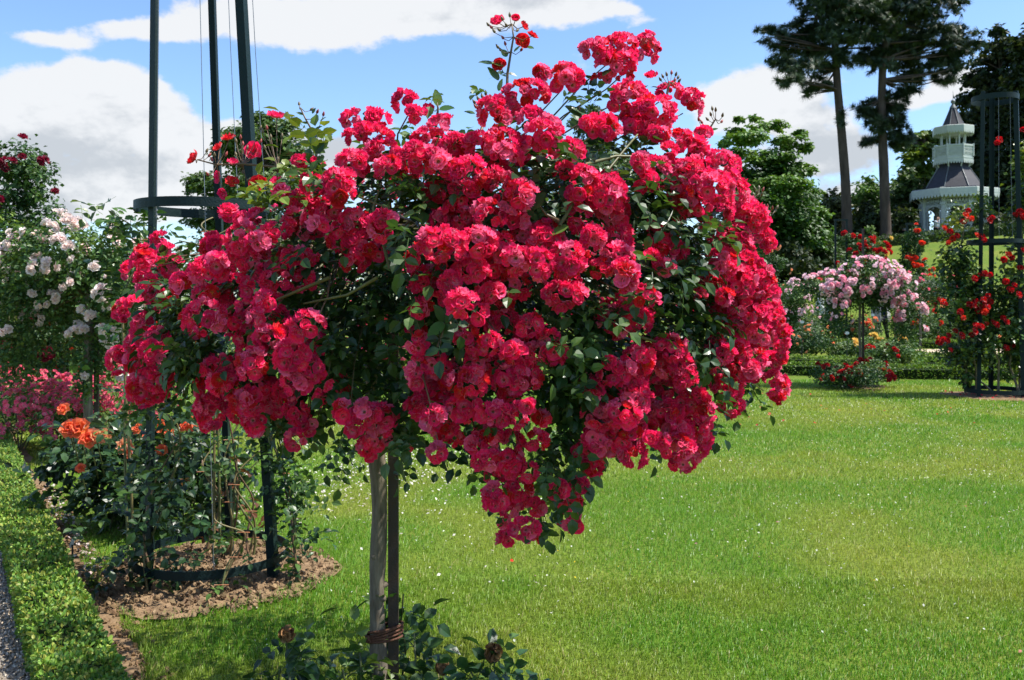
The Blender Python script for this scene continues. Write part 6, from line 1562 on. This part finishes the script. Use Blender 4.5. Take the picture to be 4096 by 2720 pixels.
    A = arm
    over(top_name, [pel, wa, ch, nk0] + list(A[-1]) + list(A[1]), [(pel, wa), (wa, ch), (ch, nk0)] + [(ch, A[k][0]) for k in (-1, 1)] + [(A[k][0], A[k][1]) for k in (-1, 1)] + ([(A[k][1], A[k][2]) for k in (-1, 1)]), .018, top)
    over('trousers', [pel] + list(lg[-1]) + list(lg[1]), [(pel, lg[k][0]) for k in (-1, 1)] + [(lg[k][j], lg[k][j + 1]) for k in (-1, 1) for j in (0, 1)], .022, legs)
    # hair: a cap over the top and back of the head
    hv = [V_[hd2] + np.array([0, .012, .022]) * s, V_[hd3] + np.array([0, .012, .012]) * s, V_[hd] + np.array([0, .05, .02]) * s]
    skin_mesh('hair', hv, [(0, 1), (0, 2)], [(.086, .095), (.062, .07), (.07, .055)], hair, root)
    for sx_ in (-1, 1):
        MB().lathe([(.004, -.005), (.009, 0), (.004, .005)], 8).build('eye', m_black, root, loc=tuple((V_[hd] + np.array([sx_ * .032, -.098, .045]) * s)))
    MB().box(-.024, .024, -.004, .004, -.005, .005).build('mouth', cloth('lip', (.35, .12, .10)), root, loc=tuple(V_[hd] + np.array([0, -.094, -.03]) * s))
    if coat is not None:      # an open coat hanging from the shoulders past the hips
        mb = MB(); a0 = np.linspace(math.radians(-62), math.radians(242), 26)
        prof = [(1.43, .13, .10), (1.36, .235, .14), (1.2, .24, .165), (1.0, .25, .18), (.82, .275, .20), (.72, .285, .205)]
        Vv = np.concatenate([np.stack([rx * np.cos(a0), ry * np.sin(a0) * (1 + .05 * np.sin(a0 * 9)) + ly(z), np.full(26, z)], 1) for z, rx, ry in prof]) * s
        Fc = [[i * 26 + j, i * 26 + j + 1, (i + 1) * 26 + j + 1, (i + 1) * 26 + j] for i in range(len(prof) - 1) for j in range(25)]
        mb.add(Vv, Fc); o2 = mb.build('coat', coat, root, True)
        so2 = o2.modifiers.new('thickness', 'SOLIDIFY'); so2.thickness = .015
        over('sleeves', [ch] + list(A[-1]) + list(A[1]), [(ch, A[k][0]) for k in (-1, 1)] + [(A[k][j], A[k][j + 1]) for k in (-1, 1) for j in (0, 1)], .032, coat)
    return root
m_navy = cloth('navy_cloth', (.018, .022, .06)); m_char = cloth('charcoal_cloth', (.045, .045, .05)); m_wht = cloth('white_cloth', (.62, .64, .66)); m_blk = cloth('black_cloth', (.014, .014, .016)); m_grey = cloth('grey_cloth', (.30, .30, .32)); m_blu = cloth('light_blue_cloth', (.18, .36, .46)); m_cream = cloth('pale_grey_cloth', (.50, .49, .46))
person(G(937, 60.5), math.radians(25), 'person in a white shirt and dark trousers in front of the pavilion, hand at mouth', m_wht, m_blk, (-.03, -.20, 1.52), (.26, -.05, .82), 'shirt', m_hair)
person(G(904.5, 59.6), math.radians(200), 'dark haired person in a grey top leaning behind the hilltop hedge left of the pavilion', m_grey, m_blk, (-.2, -.3, 1.0), (.2, -.3, 1.0), 'shirt', m_hair, lean=.35)
person(G(820, 39), math.radians(70), 'person in a white jacket and black trousers among the roses carrying a white bag', m_wht, m_blk, (-.16, -.22, .92), (.2, -.15, .88), 'jacket', m_hairg, coat=m_wht)
person(G(829.5, 41.5), math.radians(-30), 'person in a light blue top bending over the roses beside the white jacketed visitor', m_blu, m_blk, (-.2, -.35, .75), (.2, -.35, .72), 'shirt', m_hairg, lean=.75)
person(G(881.5, 34.0), math.radians(8), 'person in charcoal trousers with an open pale coat standing behind the pink umbrella rose', m_navy, m_char, (-.34, .02, .84), (.34, .02, .84), 'shirt', m_hairg, coat=m_cream, stride=.17, h=1.78)
p = P(828, 313, 38.6); mb = MB()
fr = np.array([[-.17, 0, -.36], [.26, 0, -.36], [.10, 0, .26], [-.06, 0, .26]])
for y_ in (-.05, .05): pass
Vv = np.concatenate([fr + [0, -.05, 0], fr * np.array([1, 1, 1]) + [0, .05, 0]])
mb.add(Vv, [[0, 1, 2, 3], [7, 6, 5, 4], [0, 4, 5, 1], [1, 5, 6, 2], [2, 6, 7, 3], [3, 7, 4, 0]])
b_ = mb.build('shopping_bag', m_wht, loc=tuple(p)); props(b_, 'white bag hanging beside the white jacketed visitor among the roses', 'bag')
MB().tube([(-.04, 0, .25), (-.03, 0, .42), (.05, 0, .43), (.08, 0, .25)], .012, 6).build('handle', m_blk, b_)
